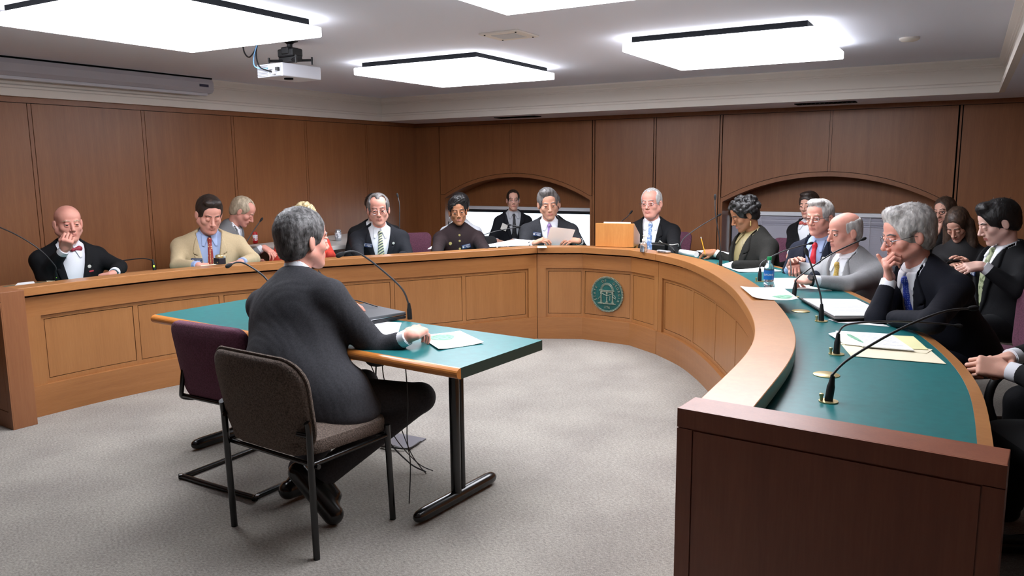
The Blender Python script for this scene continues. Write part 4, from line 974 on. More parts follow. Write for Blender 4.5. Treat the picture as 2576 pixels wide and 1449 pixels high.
T_RED = pattern_mat('tie_red_figured', (150, 44, 38), 'dots', (222, 186, 130), sc=75); T_STRIPE = pattern_mat('tie_green_striped', (206, 208, 168), 'stripe', (74, 84, 96), sc=16, rot=(0, .7, 0)); T_LILAC = pattern_mat('tie_lilac', (150, 120, 172), 'noise', (118, 92, 146), sc=90)
T_BLUEP = pattern_mat('tie_blue_pattern', (110, 140, 190), 'noise', (196, 206, 220), sc=60, c3=(60, 70, 110)); T_SOLIDRED = mat('tie_bright_red', (206, 34, 50), rough=.4); T_GOLD = pattern_mat('tie_gold', (196, 164, 84), 'noise', (160, 130, 60), sc=110)
T_COBALT = pattern_mat('tie_cobalt', (40, 70, 190), 'dots', (140, 160, 230), sc=110); T_BLACK = mat('tie_black', (24, 25, 30), rough=.5); T_GREEN = pattern_mat('tie_green_paisley', (168, 176, 140), 'noise', (106, 118, 84), sc=45, c3=(206, 208, 180))
T_BOW = pattern_mat('bow_tie_burgundy', (138, 22, 44), 'dots', (190, 80, 100), sc=120); T_BOW2 = pattern_mat('bow_tie_red_check', (176, 60, 56), 'dots', (226, 160, 150), sc=130)
FR_BLK = mat('frame_black', (14, 14, 16), rough=.3); FR_WIRE = mat('frame_wire', (150, 150, 155), rough=.25, metal=1.)
up = Vector((0, 0, 1))
def aim(a, b): return (Vector(b) - Vector(a)).normalized()

# bald man with a bow tie, chin on fist
w1 = PD(164, 626, 5.42); hcr = PD(172, 562, 5.5)
P = person('bald person in black suit and burgundy bow tie, fist at mouth, far left', 172, 562, 5.58, 12, (14, 4, 0), 1.04, 'pink', w=1.13, belly=.02, jacket=J_BLACK, bow=T_BOW, vw=.085, vz=.1,
    hd=dict(wide=1.06, jaw=1.12, fat=.008, brow='sandy', hair=None), lean=.12,
    arms=(dict(w=w1, e=PD(112, 694, 5.50), d=aim(w1, PD(176, 582, 5.33)), n=aim(w1, PD(150, 640, 5.0)), curl=(70, 80, 60), thumb='in'),
          dict(w=PZ(286, 688, .78), e=PD(300, 672, 5.72), d=(PZ(262, 692, .77) - PZ(286, 688, .78)), n=up, curl=(35, 40, 30))))
pin(P, -.090, P['Lt'] - .115, .012); badge(P, -.100, P['Lt'] - .150, .034, .010, mat('pin_enamel', (170, 60, 70), rough=.4), lines=False, kind='flag_pin')
q = MB(); A_ = P['A'][1]; f = aim(A_[2], A_[3]); q.tube([A_[3] - f * .012, A_[3] + f * .0], [.031, .031], 16); q.build('wristwatch', CHROME, P['base'])

# man in the tan jacket
P = person('person in tan sport coat and red figured tie, reading with eyes down at the desk', 527, 540, 6.25, 3, (14, 22, -3), 1.14, 'pink', w=1.36, belly=.03, jacket=J_TAN, shirt=S_BLUE, tie=T_RED, vw=.088, vz=.12, lean=.16, cuff=S_BLUE,
    hd=dict(wide=1.04, jaw=1.1, fat=.006, closed=1, hair='short', hcol='brown', hv=dict(t=.008, up=.004, quiff=.008, line=.072)),
    arms=(dict(w=PZ(500, 668, .785), e=PD(446, 668, 6.05), d=PZ(545, 662, .77) - PZ(500, 668, .785), n=up, curl=(25, 35, 25), pole=None), dict(w=PZ(606, 660, .785), e=PD(637, 652, 6.35), d=PZ(575, 668, .77) - PZ(606, 660, .785), n=up, curl=(28, 35, 25))))
badge(P, .105, P['Lt'] - .150, .085, .036, roll=4); pin(P, -.10, P['Lt'] - .135, .011)
# grey suited man leaning behind him
w1 = PD(664, 622, 6.95)
P = person('grey-haired person in grey suit leaning down in profile, behind the tan coat', 611, 532, 7.15, 74, (80, 34, 0), 1.02, 'pink', w=1.05, jacket=J_GREY2, lean=.30, h=.010, tie=None,
    hd=dict(hair='recede', hcol='sandy', hv=dict(t=.007), closed=.6, nose=1.3), arms=(dict(w=w1, d=PD(690, 640, 6.9) - w1, n=up, curl=(20, 30, 30)), dict(w=PD(640, 655, 7.3), nohand=False, d=PD(680, 655, 7.2) - PD(640, 655, 7.3), curl=(15, 20, 20))))
# blonde woman in coral mostly hidden behind the witness
P = person('blond person in coral jacket and striped knit, mostly hidden behind the speaking witness', 766, 552, 7.1, 15, (10, 30, 0), 1.0, 'fair', w=1.12, belly=.03, jacket=J_CORAL, shirt=S_STR, lean=.1, h=.010, vw=.11, vz=.05, trouser=S_STR, lap=False, cuff=False,
    hd=dict(hair='curly', hcol='blond', hv=dict(t=.012, mess=.6), strands=1500), arms=(dict(w=PD(712, 640, 6.85)), dict(w=PD(828, 636, 6.95), nohand=True)))
# striped-tie man
P = person('grey-haired person in dark pinstripe suit with green striped tie, behind the left wing', 952, 528, 6.95, 4, (0, 4, 2), 1.10, 'pink', w=1.22, belly=.02, jacket=J_DK, tie=T_STRIPE, tiew=1.15, vw=.092, vz=.10, lean=.10,
    hd=dict(hair='recede', hcol='dkgrey', hv=dict(t=.012, mess=.2), wide=1.03, fat=.004), arms=(dict(w=PZ(905, 648, .775), nohand=True), dict(w=PZ(1010, 640, .775), nohand=True)))
badge(P, .115, P['Lt'] - .110, .085, .034); pin(P, -.11, P['Lt'] - .10, .011); glasses(P['hc'], P['R'], P['hs'], P['base'], FR_WIRE, True, 1.03)
P = person('person in black with dark hair, head just showing behind the green striped tie', 941, 522, 7.75, 0, (0, 5, 0), 1.05, 'tan', w=1.2, jacket=J_BLACK, lean=.05, h=.011, hd=dict(hair='short', hcol='black', hv=dict(t=.010), res=.004), arms=(dict(nohand=True), dict(nohand=True)))
# woman with short curls and a stand-up collar
P = person('dark-haired person in dark maroon jacket with gold buttons and pearl earrings', 1152, 533, 7.30, 2, (3, 2, 4), 1.03, 'brown', w=1.08, dep=1.08, jacket=J_BROWN, shirt=None, vneck=False, collar='high', cuff=False, lean=.06,
    hd=dict(hair='short', hcol='black', hv=dict(t=.012, up=.010, quiff=.020, qx=-.02, mess=1.2, lift=.5, amp=.004, line=.062, nape=.03), wide=.94, strands=2600), arms=(dict(w=PZ(1100, 640, .775), nohand=True), dict(w=PZ(1225, 636, .775), nohand=True)))
for dz in (.035, .085, .155): pin(P, 0, P['Lt'] - dz, .010, PING, .022, 'button')
pin(P, .085, P['Lt'] - .110, .015, PING, .022, 'round_badge'); badge(P, -.060, P['Lt'] - .135, .082, .036, roll=8, off=.022)
for s in (-1, 1):
    q = MB(); e = P['hc'] + P['R'] @ Vector((s * .083, -.005, -.05)); q.lathe([(0, -.008), (.006, 0), (0, .008)], e, 8, cap=False); q.build('earring', PINW, P['base'])
P = person('person in grey and white top, hidden behind the maroon jacket', 1158, 522, 7.95, 0, (5, 0, 0), 1., 'brown', w=.98, shirt=S_GREY, lean=.05, h=.011, collar=False, hd=dict(hair='short', hcol='black', hv=dict(t=.020, up=.01), res=.004), arms=(dict(nohand=True), dict(nohand=True)), trouser=J_BLACK)
# young man at the window
P = person('young person in glasses and dark suit with black tie, sitting against the bright window', 1291, 504, 9.30, 6, (3, -2, 0), .98, 'fair', w=1.0, jacket=J_DK, shirt=S_GREY, tie=T_BLACK, vw=.085, vz=.08, lean=.02, h=.011,
    hd=dict(hair='short', hcol='brown', hv=dict(t=.008), wide=.94, res=.0035), arms=(dict(w=PD(1250, 606, 9.0), d=PD(1268, 612, 8.95) - PD(1250, 606, 9.0)), dict(w=PD(1290, 606, 9.0), d=PD(1270, 612, 8.95) - PD(1290, 606, 9.0))))
badge(P, .12, P['Lt'] - .15, .075, .075, PINW, lines=False, roll=-20); glasses(P['hc'], P['R'], P['hs'], P['base'], FR_WIRE, False, .94)
# chairman reading a sheet
wr = PD(1345, 612, 7.02); wl = PD(1456, 606, 7.02)
P = person('grey-haired person in charcoal suit and lilac tie, holding up a white sheet', 1379, 513, 7.40, 2, (8, 10, 6), 1.15, 'tan', w=1.32, jacket=J_CHAR, tie=T_LILAC, vw=.08, vz=.1, lean=.12,
    hd=dict(hair='short', hcol='dkgrey', hv=dict(t=.010, quiff=.012, qx=.01, mess=.5), jaw=1.05), arms=(dict(w=wr, d=PD(1372, 600, 6.97) - wr, n=-P['cf'] * -.4 + up, curl=(35, 45, 40), thumb='in'), dict(w=wl, d=PD(1420, 603, 6.97) - wl, n=up + P['cf'] * .5, curl=(22, 30, 25), thumb='in')))
badge(P, .115, P['Lt'] - .085, .080, .036)
q = MB(); A_ = P['A'][1]; f = aim(A_[2], A_[3]); q.tube([A_[3] - f * .012, A_[3] + f * .004], [.032, .032], 16); q.build('wristwatch', BLKPLASTIC, P['base'])
P = person('person in dark suit almost hidden behind the person holding the sheet', 1388, 515, 8.25, 0, (-10, 0, 0), 1.02, 'fair', w=1.05, jacket=J_BLACK, lean=.05, h=.011, hd=dict(hair='short', hcol='dkgrey', hv=dict(t=.008), res=.004), arms=(dict(nohand=True), dict(nohand=True)))
# man beside the lectern box
P = person('grey-haired person in glasses, black suit and blue patterned tie, beside the wooden lectern box', 1638, 512, 7.25, -8, (-20, 0, 3), 1.10, 'pink', w=1.18, belly=.03, jacket=J_OLIVE if False else J_BLACK, tie=T_BLUEP, vw=.075, vz=.1, lean=.08,
    hd=dict(hair='recede', hcol='silver', brow='dkgrey', hv=dict(t=.007), jaw=1.08, fat=.006, wide=1.02), arms=(dict(w=PZ(1612, 627, .775), nohand=True), dict(w=PZ(1690, 642, .775), nohand=True)))
glasses(P['hc'], P['R'], P['hs'], P['base'], FR_WIRE, False, 1.03); badge(P, .10, P['Lt'] - .165, .065, .025, mat('badge_pale', (190, 196, 190), rough=.5), lines=False, roll=-20)
# woman writing with a pencil
wr = PZ(1797, 634, .80)
P = person('dark curly-haired person in dark jacket and gold blouse, writing with a yellow pencil', 1872, 540, 6.15, -52, (-74, 26, 0), 1.0, 'brown', w=1.02, belly=.03, dep=1.1, jacket=J_OLIVE, shirt=S_GOLD, vw=.07, vz=.1, lean=.10, cuff=False,
    hd=dict(hair='curly', hcol='black', closed=.9, hv=dict(t=.012, mess=.9, lift=.6), strands=2600, hstr=.012), arms=(dict(w=wr, e=PD(1850, 668, 6.25), d=PZ(1770, 636, .79) - wr, n=up + Vector((0, -.4, 0)), curl=(45, 45, 30), thumb='in'), dict(w=PZ(1845, 668, .775), e=PD(1925, 672, 5.85), nohand=True)))
WOMAN = P
e = P['hc'] + P['R'] @ Vector((-.084, -.008, -.048)); q = MB(); q.lathe([(0, -.045), (.007, -.036), (.003, -.018), (.005, -.008), (0, 0)], e, 8, cap=False); q.build('drop_earring', PING, P['base'])
q = MB(); A_ = P['A'][0]; f = aim(A_[2], A_[3]); q.tube([A_[3] - f * .034, A_[3] - f * .012], [.034, .034], 16); q.build('bracelet', PINW, P['base'])
# youth with a bow tie by the blinds
P = person('young person with dark fringe, black jacket and red bow tie, before the lowered blind', 2034, 517, 7.35, -28, (-26, 2, 3), .98, 'fair', w=1.02, jacket=J_BLACK, bow=T_BOW2, vw=.08, vz=.2, lean=.05, h=.010,
    hd=dict(hair='short', hcol='brown', hv=dict(t=.016, line=.045, quiff=.004), wide=.95, nose=.6), arms=(dict(w=PD(1990, 640, 7.0)), dict(w=PD(2020, 650, 7.1), nohand=True)))
# red tie
P = person('grey-haired person in navy suit and bright red tie, looking left past the bald head', 2061, 548, 5.45, -28, (-30, 2, 2), 1.0, 'pink', w=1.1, jacket=J_NAVY, shirt=S_BLUE, tie=T_SOLIDRED, tiew=1.2, vw=.075, vz=.1, lean=.10,
    hd=dict(hair='short', hcol='silver', brow='sandy', hv=dict(t=.008, quiff=.006, line=.078), jaw=1.05), arms=(dict(w=PZ(1990, 672, .79)), dict(w=PZ(2040, 690, .78), nohand=True)))
glasses(P['hc'], P['R'], P['hs'], P['base'], FR_WIRE, False, 1.0); pin(P, -.085, P['Lt'] - .09, .012); badge(P, .10, P['Lt'] - .135, .07, .028, mat('badge_pale', (190, 196, 190)), lines=False)
# bald man in light grey
wr = PZ(2003, 668, .80); wl = PZ(2040, 706, .80)
P = person('balding person in light grey suit and gold tie, holding a pen over papers', 2124, 584, 4.95, -45, (-58, 8, 0), 1.0, 'pink', w=1.15, belly=.01, jacket=J_GREY, shirt=SHIRTW, tie=T_GOLD, vw=.07, vz=.1, lean=.15,
    hd=dict(hair='bald', hcol='silver', brow='dkgrey', hv=dict(t=.002), jaw=1.05, fat=.005), arms=(dict(w=wr, e=PD(2068, 688, 5.16), d=PZ(1975, 690, .79) - wr, n=up + Vector((-.2, -.5, 0)), curl=(45, 45, 30), thumb='in', s=1.05), dict(w=wl, e=PD(2135, 716, 4.70), d=PZ(1998, 700, .80) - wl, n=up + Vector((0, -.5, 0)), curl=(50, 60, 40), thumb='in', s=1.05)))
PEN_HAND = wr
badge(P, .085, P['Lt'] - .130, .085, .036, roll=-6)
q = MB(); A_ = P['A'][1]; f = aim(A_[2], A_[3]); q.tube([A_[3] - f * .020, A_[3] + f * .0], [.034, .034], 18); wt_ = q.build('wristwatch', BLKPLASTIC, P['base'])
q = MB(); Mw = frame(A_[3] - f * .010 + Vector((-.01, -.025, .022)), f, z=Vector((-.2, -.8, .6))); q.lathe([(0, 0), (.018, 0), (.018, .006), (0, .007)], (0, 0, 0), 20, cap=False); q.v = [tuple(Mw @ Vector(v)) for v in q.v]; q.build('watch_face', CHROME, wt_)
# grey-haired man resting his cheek on his hand, closest on the right
wr = PD(2238, 700, 3.78); el = PD(2205, 800, 3.72)
P = person('silver-haired person in midnight suit and cobalt tie, cheek resting on hand, nearest on the right', 2282, 592, 3.80, -50, (-64, 14, 0), 1.10, 'pink', w=1.2, belly=.02, jacket=J_NAVY2, tie=T_COBALT, vw=.07, vz=.05, lean=.30, h=.008, pelz=.56,
    hd=dict(hair='short', hcol='silver', brow='dkgrey', closed=.4, hv=dict(t=.013, quiff=.010, up=.004, nape=-.01, mess=.3), strands=9000, nose=1.3, wide=1.0, hres=.0035), arms=(dict(w=wr, e=el, d=PD(2222, 640, 3.74) - wr, n=Vector((-1, -.35, .1)), curl=(55, 75, 50), thumb='up', s=1.05), dict(w=PZ(2240, 800, .775), e=PD(2345, 810, 3.35), nohand=True)))
glasses(P['hc'], P['R'], P['hs'], P['base'], FR_WIRE, True, 1.0); pin(P, -.05, P['Lt'] - .17, .007)
# two women by the wall
wr = PD(2352, 588, 6.62)
P = person('long-haired person in black-framed glasses, finger at mouth, against the back wall', 2376, 533, 6.75, -25, (-30, 2, 8), .97, 'fair', w=.92, shirt=S_BLK, collar=False, lean=.06, h=.010, trouser=J_BLACK,
    hd=dict(hair='long', hcol='lbrown', hv=dict(t=.012), wide=.93, strands=2500), arms=(dict(w=wr, d=PD(2362, 558, 6.62) - wr, n=Vector((-.4, -.8, .2)), curl=(60, 70, 50), fing=[(15, 20, 10), None, None, None]), dict(nohand=True)))
glasses(P['hc'], P['R'], P['hs'], P['base'], FR_BLK, False, .93)
P = person('long-haired person in black looking down at a phone, beside the wall', 2408, 566, 6.05, -20, (-18, 34, 4), .98, 'fair', w=.95, shirt=S_BLK, collar=False, lean=.08, h=.010, trouser=J_BLACK,
    hd=dict(hair='long', hcol='lbrown', closed=1, hv=dict(t=.013, fwd=.03), wide=.93, strands=2500), arms=(dict(w=PD(2400, 668, 5.75)), dict(w=PD(2440, 668, 5.75))))
# young man in profile
wl = PD(2470, 668, 4.55)
P = person('dark-haired person in black suit and green paisley tie, looking down in profile at far right', 2510, 560, 4.72, -60, (-72, 22, 0), 1.03, 'pale', w=1.15, jacket=J_BLACK, tie=T_GREEN, tiew=1.3, vw=.08, vz=.08, lean=.02,
    hd=dict(hair='short', hcol='black', closed=.7, hv=dict(t=.014, quiff=.012, line=.058, mess=.4), strands=3500), arms=(dict(w=PD(2470, 745, 4.75), nohand=True, nocuff=True), dict(w=wl, e=PD(2560, 730, 4.45), d=PD(2442, 672, 4.55) - wl, n=up + Vector((0, -.6, 0)), curl=(20, 40, 30), thumb='in')))
badge(P, .075, P['Lt'] - .16, .085, .03)
# person cut off by the right edge, hands clasped
wr = PD(2530, 930, 2.83); wl = PD(2535, 902, 2.96)
P = person('person in black suit at the right edge, only clasped hands and sleeve in view', 2790, 600, 2.95, -62, (-60, 5, 0), 1.03, 'fair', w=1.12, belly=.03, jacket=J_BLACK, tie=T_GREEN, vw=.085, vz=.1, lean=.18, hd=dict(hair='short', hcol='grey', hv=dict(t=.01)),
    arms=(dict(w=wl, e=PD(2640, 880, 3.05), d=PD(2470, 912, 2.90) - wl, n=Vector((0, .3, .9)), curl=(48, 75, 50), thumb='side'), dict(w=wr, e=PD(2625, 960, 2.72), d=PD(2470, 920, 2.86) - wr, n=Vector((-.2, -.8, .55)), curl=(52, 78, 50), thumb='in')))
# the witness, seen from behind
wr = PZ(1030, 846, .785); el = PD(952, 884, 3.36)
pel = L(.46, -3.76, .55)
P = person('grey-haired person in dark grey suit seen from behind, speaking at the green table', 764, 604, 3.52, 134, (122, 2, 0), 1.10, 'pink', w=1.32, belly=.03, dep=1.15, jacket=J_WIT, lean=.2, h=.0065, vneck=True, lap=True, pelvis=pel, neckdz=-.01, wrinkle=.003, sleeve=(.070, .062, .044),
    hd=dict(hair='short', hcol='salt', hv=dict(t=.011, up=.003, nape=-.022, mess=.28, lift=.07, line=.075), strands=16000, hres=.0032, hstr=.018, fat=.003),
    arms=(dict(w=L(.18, -3.16, .785), nohand=False, pole=Vector((0, 0, -1)) - U2.to_3d() * .8, d=L(.3, -3.08, .77) - L(.18, -3.16, .785)) if False else dict(w=wr, e=el, d=PZ(1062, 826, .80) - wr, n=Vector((.2, -.35, 1)), curl=(38, 45, 30), thumb='side', fing=[(10, 30, 20), None, None, None], s=1.05, res=.0024),
          dict(w=L(.14, -3.20, .785), pole=Vector((0, 0, -1)) - U2.to_3d() * .9)),
    extra=[(_con(tuple(L(.46, -3.74, .66)), tuple(L(.66, -3.68, .52)), .15, .175), .08), (_ell(tuple(L(.60, -3.66, .475)), (.25, .20, .085)), .05)], knees=(L(.80, -3.28, .46), L(.44, -3.28, .47)), ankles=(L(.62, -3.70, .20), L(.36, -3.62, .14)), shoes=False)
for (a, tip, hl) in ((L(.62, -3.72, .16), L(.70, -3.74, .045), L(.56, -3.80, .225)), (L(.36, -3.64, .10), L(.36, -3.47, .045), L(.36, -3.70, .06))):
    S = SDF(NB((min(tip.x, hl.x) - .12, min(tip.y, hl.y) - .12, 0.0)), NB((max(tip.x, hl.x) + .12, max(tip.y, hl.y) + .12, .32)), .005)
    S.add(_con(tuple(hl), tuple(tip), .042, .044), 0); S.add(_con(tuple(a), tuple(a + (tip - hl) * .3), .040, .036), .03)
    V, Q = S.mesh(); so = np_obj('shoe', V, Q, [BLACK], P['base'])
# ---------------------------------------------------------------- chairs
BRNF = mat('fabric_brown', (92, 80, 72), rough=.95, var=.28, scale=160, bump=.5, bscale=170); PURF = mat('fabric_purple', (104, 62, 80), rough=.95, var=.15, scale=140, bump=.25, bscale=200)
BLKF = mat('fabric_black', (20, 20, 22), rough=.9); BLUEMET = mat('frame_blue_grey', (70, 74, 120), rough=.35, metal=.3)
def rrect(w, h, r, n=6, taper=0.):
    out = []
    for cx_, cy_, a0 in ((w / 2 - r, h / 2 - r, 0), (-w / 2 + r, h / 2 - r, 90), (-w / 2 + r, -h / 2 + r, 180), (w / 2 - r, -h / 2 + r, 270)):
        for k in range(n + 1):
            a = math.radians(a0 + 90 * k / n); x = cx_ + r * math.cos(a); y = cy_ + r * math.sin(a); out.append((x * (1 - taper * (.5 - y / h)), y))
    return out
def pad(q, M, w, h, t, r=.07, bow=0., taper=0., puff=.012, lip=True):
    """upholstered pad: outline in M's xy, thickness along z, with rounded edges and a slight bow"""
    P = rrect(w, h, r, 7, taper); n = len(P); rings = []
    for f, z in ((.0, 0), (.6, 0), (.93, -.0), (.985, .006), (1, t * .3), (1, t * .7), (.985, t - .006), (.93, t), (.6, t + puff), (.0, t + puff * 1.3)):
        rings.append([(x * f, y * f, z) for x, y in P])
    vs = [M @ Vector((x, y, z + bow * ((x / (w / 2)) ** 2))) for R_ in rings for x, y, z in R_]
    fs = [(i * n + k, i * n + (k + 1) % n, (i + 1) * n + (k + 1) % n, (i + 1) * n + k) for i in range(len(rings) - 1) for k in range(n)]
    q.add(vs, fs, 0, True); return q
def guest_chair(label, loc, rz, group=None):       # four straight legs, faces +y
    t = thing('guest_chair', label, 'chair', (0, 0, 0), group)
    q = MB(); pad(q, Matrix.Translation((0, 0, .40)) @ Matrix.Rotation(math.radians(-2), 4, 'X'), .50, .48, .065, .09, puff=.02); q.build('seat', BRNF, t)
    Mb = Matrix.Translation((-.008, -.225, .60)) @ Matrix.Rotation(math.radians(100), 4, 'X')
    q = MB(); pad(q, Mb, .55, .40, .05, .12, bow=-.045, taper=.06, puff=.012); bk = q.build('backrest', BRNF, t)
    q = MB(); q.tube([Mb @ Vector((x * 1.0, y * 1.0, .025 - .045 * (x / .275) ** 2)) for x, y in rrect(.558, .408, .12, 7, .06)], .006, 6, closed=True); q.build('piping', BRNF, bk)
    for sx in (-1, 1):
        q = MB(); q.tube([(sx * .258, -.215, 0), (sx * .262, -.225, .50), (sx * .262, -.229, .548), (sx * .260, -.233, .556)], .0135, 12); q.build('leg', BLACK, t)
        q = MB(); q.tube([(sx * .258, .21, 0), (sx * .262, .19, .40), (sx * .262, .19, .425), (sx * .262, .19, .43)], .0135, 12); q.build('leg', BLACK, t)
        q = MB(); q.tube([(sx * .262, -.224, .385), (sx * .262, .19, .385)], .010, 8); q.tube([(sx * .262, .19, .39), (sx * .22, .17, .385)], .009, 8); q.tube([(sx * .262, -.224, .50), (sx * .22, -.25, .51)], .010, 8); q.build('side_rail', BLACK, t)
    q = MB(); q.tube([(-.28, -.20, .375), (.28, -.20, .375)], .010, 8); q.build('rear_rail', BLACK, t)
    t.location = loc; t.rotation_euler = (0, 0, rz); return t
def sled_chair(label, loc, rz, group=None, fab=None, fr=None, hz=1.):   # cantilever sled base
    fab = fab or PURF; fr = fr or BLACK; t = thing('sled_chair', label, 'chair', (0, 0, 0), group)
    q = MB(); pad(q, Matrix.Translation((0, .0, .40)), .50, .46, .06, .08, puff=.02); q.build('seat', fab, t)
    Mb = Matrix.Translation((0, -.235, .615)) @ Matrix.Rotation(math.radians(97), 4, 'X')
    q = MB(); pad(q, Mb, .52, .37, .05, .07, bow=-.03, taper=.16); q.build('backrest', fab, t)
    q = MB(); pts = [(-.225, -.20, .40), (-.235, .22, .39), (-.24, .245, .36), (-.25, .22, .03), (-.25, .19, .014), (-.25, -.23, .014), (-.23, -.26, .014), (.23, -.26, .014), (.25, -.23, .014), (.25, .19, .014), (.25, .22, .03), (.24, .245, .36), (.235, .22, .39), (.225, -.20, .40)]
    q.tube(spline(pts, 5), .0125, 10); q.build('sled_frame', fr, t)
    q = MB(); q.tube(spline([(-.22, -.20, .40), (-.225, -.25, .42), (-.20, -.27, .46), (-.19, -.26, .56)], 5), .011, 8); q.tube(spline([(.22, -.20, .40), (.225, -.25, .42), (.20, -.27, .46), (.19, -.26, .56)], 5), .011, 8); q.tube([(-.225, -.255, .43), (.225, -.255, .43)], .011, 8); q.build('back_support', fr, t)
    t.location = loc; t.rotation_euler = (0, 0, rz); return t
def dir_rz(cf): return math.atan2(cf.y, cf.x) - PI / 2
guest_chair('brown fabric chair with black legs, under the speaking witness', L(.615, -3.77), TH)
s0 = sled_chair('empty purple chair with black sled base, left of the brown chair', L(-.06, -3.53), TH + math.radians(4))
q = MB(); q.box((-.03, -.272, .418), (.03, -.268, .440)); q.build('maker_label', mat('label_blue', (90, 150, 190), rough=.5), s0)
# purple chairs behind the desk
def by_px(px, py, Y, app): p = PD(px, py, Y); return Vector((p.x, p.y, 0)), dir_rz(facing(px, app))
for lab, px, Y, app in (('purple chair behind the bald person with the burgundy bow tie', 150, 6.15, 14), ('purple chair of the person with the striped green tie', 1040, 8.3, 10), ('purple chair behind the blue patterned tie, right of the wooden box', 1668, 8.15, -10),
                        ('purple chair between the person writing and the red tie', 1968, 7.25, -30), ('purple chair behind the silver-haired person at the right', 2520, 4.2, -62), ('purple chair of the tan sport coat person', 540, 6.75, 5),
                        ('purple chair behind the grey-haired reader with the lilac tie', 1385, 7.75, 3), ('purple chair under the balding person in light grey', 2230, 5.2, -50)):
    p, rz = by_px(px, 700, Y, app); c = copy_tree(s0); c['label'] = lab; c['group'] = 'purple sled chairs around the desk'; c.location = p; c.rotation_euler = (0, 0, rz)
s0['group'] = 'purple sled chairs around the desk'
for lab, px, Y, app in (('black chair behind the dark maroon jacket', 1190, 7.8, 0), ):
    p, rz = by_px(px, 700, Y, app); sled_chair(lab, p, rz, None, BLKF)
t = thing('office_chair', 'black chair at the right edge, mostly out of view', 'chair', (0, 0, 0))
p, rz = by_px(2760, 700, 2.75, -60)
q = MB(); pad(q, Matrix.Translation((0, 0, .42)), .52, .50, .07, .12, puff=.02); q.build('seat', BLKF, t)
q = MB(); pad(q, Matrix.Translation((0, -.27, .75)) @ Matrix.Rotation(math.radians(97), 4, 'X'), .48, .55, .06, .12, bow=.03); q.build('backrest', BLKF, t)
q = MB(); q.tube([(0, 0, .08), (0, 0, .42)], .03, 12)
for k in range(5): a = 2 * PI * k / 5; q.tube([(0, 0, .09), (.28 * math.cos(a), .28 * math.sin(a), .06)], [.024, .016], 8)
q.build('base', BLKPLASTIC, t)
for sx in (-1, 1): q = MB(); q.tube(spline([(sx * .27, .15, .42), (sx * .31, .18, .55), (sx * .31, .12, .66), (sx * .31, -.12, .66), (sx * .27, -.2, .55)], 5), .018, 8); q.build('armrest', BLKPLASTIC, t)
t.location = p; t.rotation_euler = (0, 0, rz)

# ---------------------------------------------------------------- gooseneck microphones
LEDG = mat('led_green', (170, 255, 60), emit=4.)
def mic(label, base, pts, plate=True, led=False, r=.0042, bh=.085, hr=.0095):
    b = Vector(base); t = thing('gooseneck_microphone', label, 'microphone', tuple(b), 'gooseneck microphones')
    if plate:
        q = MB(); q.lathe([(0, 0), (.030, 0), (.030, .003), (0, .004)], b, 24, cap=False); q.build('mounting_plate', BRASS, t)
        q = MB(); o_ = b + Vector((-.021, -.008, 0)); q.lathe([(.005, 0), (.005, .018), (.007, .018), (.007, .026), (0, .027)], o_, 10, cap=False); q.build('cable_plug', BRASS, t)
    p0 = Vector(pts[0]); ax = (p0 - b); ax = Vector((0, 0, 1)) if ax.length < .02 else ax.normalized(); e = b + ax * bh
    q = MB(); q.tube([b, b + ax * .05, b + ax * .06, e], [.013, .0125, .010, .007], 14); q.build('base_connector', BLKPLASTIC, t)
    if led: q = MB(); q.lathe([(0, 0), (.0045, 0), (.0045, .014), (0, .014)], b + ax * .025 + (Vector(co.location) - b).normalized() * .012, 8, cap=False); q.build('indicator_light', LEDG, t)
    P_ = spline([e] + [Vector(p) for p in pts], 10); P_[-1] = Vector(pts[-1]); q = MB(); q.tube(P_, r, 8); q.build('gooseneck', mat('goose_grey', (48, 48, 50), rough=.4), t)
    d = (P_[-1] - P_[-4]).normalized(); z0 = P_[-1] - d * .005; M = frame(z0, d.orthogonal(), z=d); M = frame(z0, d.orthogonal().normalized(), z=d)
    q = MB(); q.lathe([(0, -.006), (r * 1.3, -.004), (hr * .75, .004), (hr, .014), (hr * 1.05, .026), (hr * .8, .036), (hr * .4, .041), (0, .042)], (0, 0, 0), 14, cap=False); q.v = [tuple(M @ Vector(v)) for v in q.v]; q.build('windscreen', BLKF, t)
    return t
def on(px, py, z=.741): return PZ(px, py, z)
dz = .76
def mdesk(label, bx, by, pts, **k):
    b = on(bx, by, k.pop('z', .741)); return mic(label, b, [PD(*p) for p in pts], **k)
def Yof(p): d = RCAM @ (np.linalg.inv(np.stack([EA, EB, [0, 0, 1]], 0)) @ np.array([p.x, p.y, 0]) + KW - CAMW * 0); q = np.array([p.x * EA[0] + p.y * EB[0] + KW[0], p.x * EA[1] + p.y * EB[1] + KW[1]]); return float(q[1])
def M_(label, bx, by, off, **k):     # off: (px, py, dY) relative to the base distance
    b = on(bx, by, k.pop('z', .741)); Y0 = Yof(b); return mic(label, b, [PD(px, py, Y0 + d) for px, py, d in off], **k)
M_('microphone with green light, leaning left out of frame beside the bald bow tie person', 143, 706, [(138, 668, -.06), (100, 628, -.12), (40, 590, -.16), (-30, 560, -.2)], led=True, plate=False)
M_('microphone bent flat between the bow tie person and the tan coat', 389, 680, [(384, 655, .0), (360, 650, .0), (320, 654, .0), (278, 659, .0)], led=True, plate=False)
M_('microphone with green light rising beside the tan coat sleeve', 611, 656, [(609, 630, 0), (618, 612, .05), (638, 580, .1), (655, 556, .14)], led=True, plate=False)
M_('tall straight microphone in front of the striped green tie', 1004, 634, [(1004, 600, 0), (1005, 550, 0), (1005, 515, .02), (1001, 495, .05)], led=True, plate=False)
M_('thin microphone upright before the dark maroon jacket', 1130, 628, [(1130, 605, 0), (1130, 585, .0), (1129, 566, .02)], r=.0025, hr=.005, plate=False)
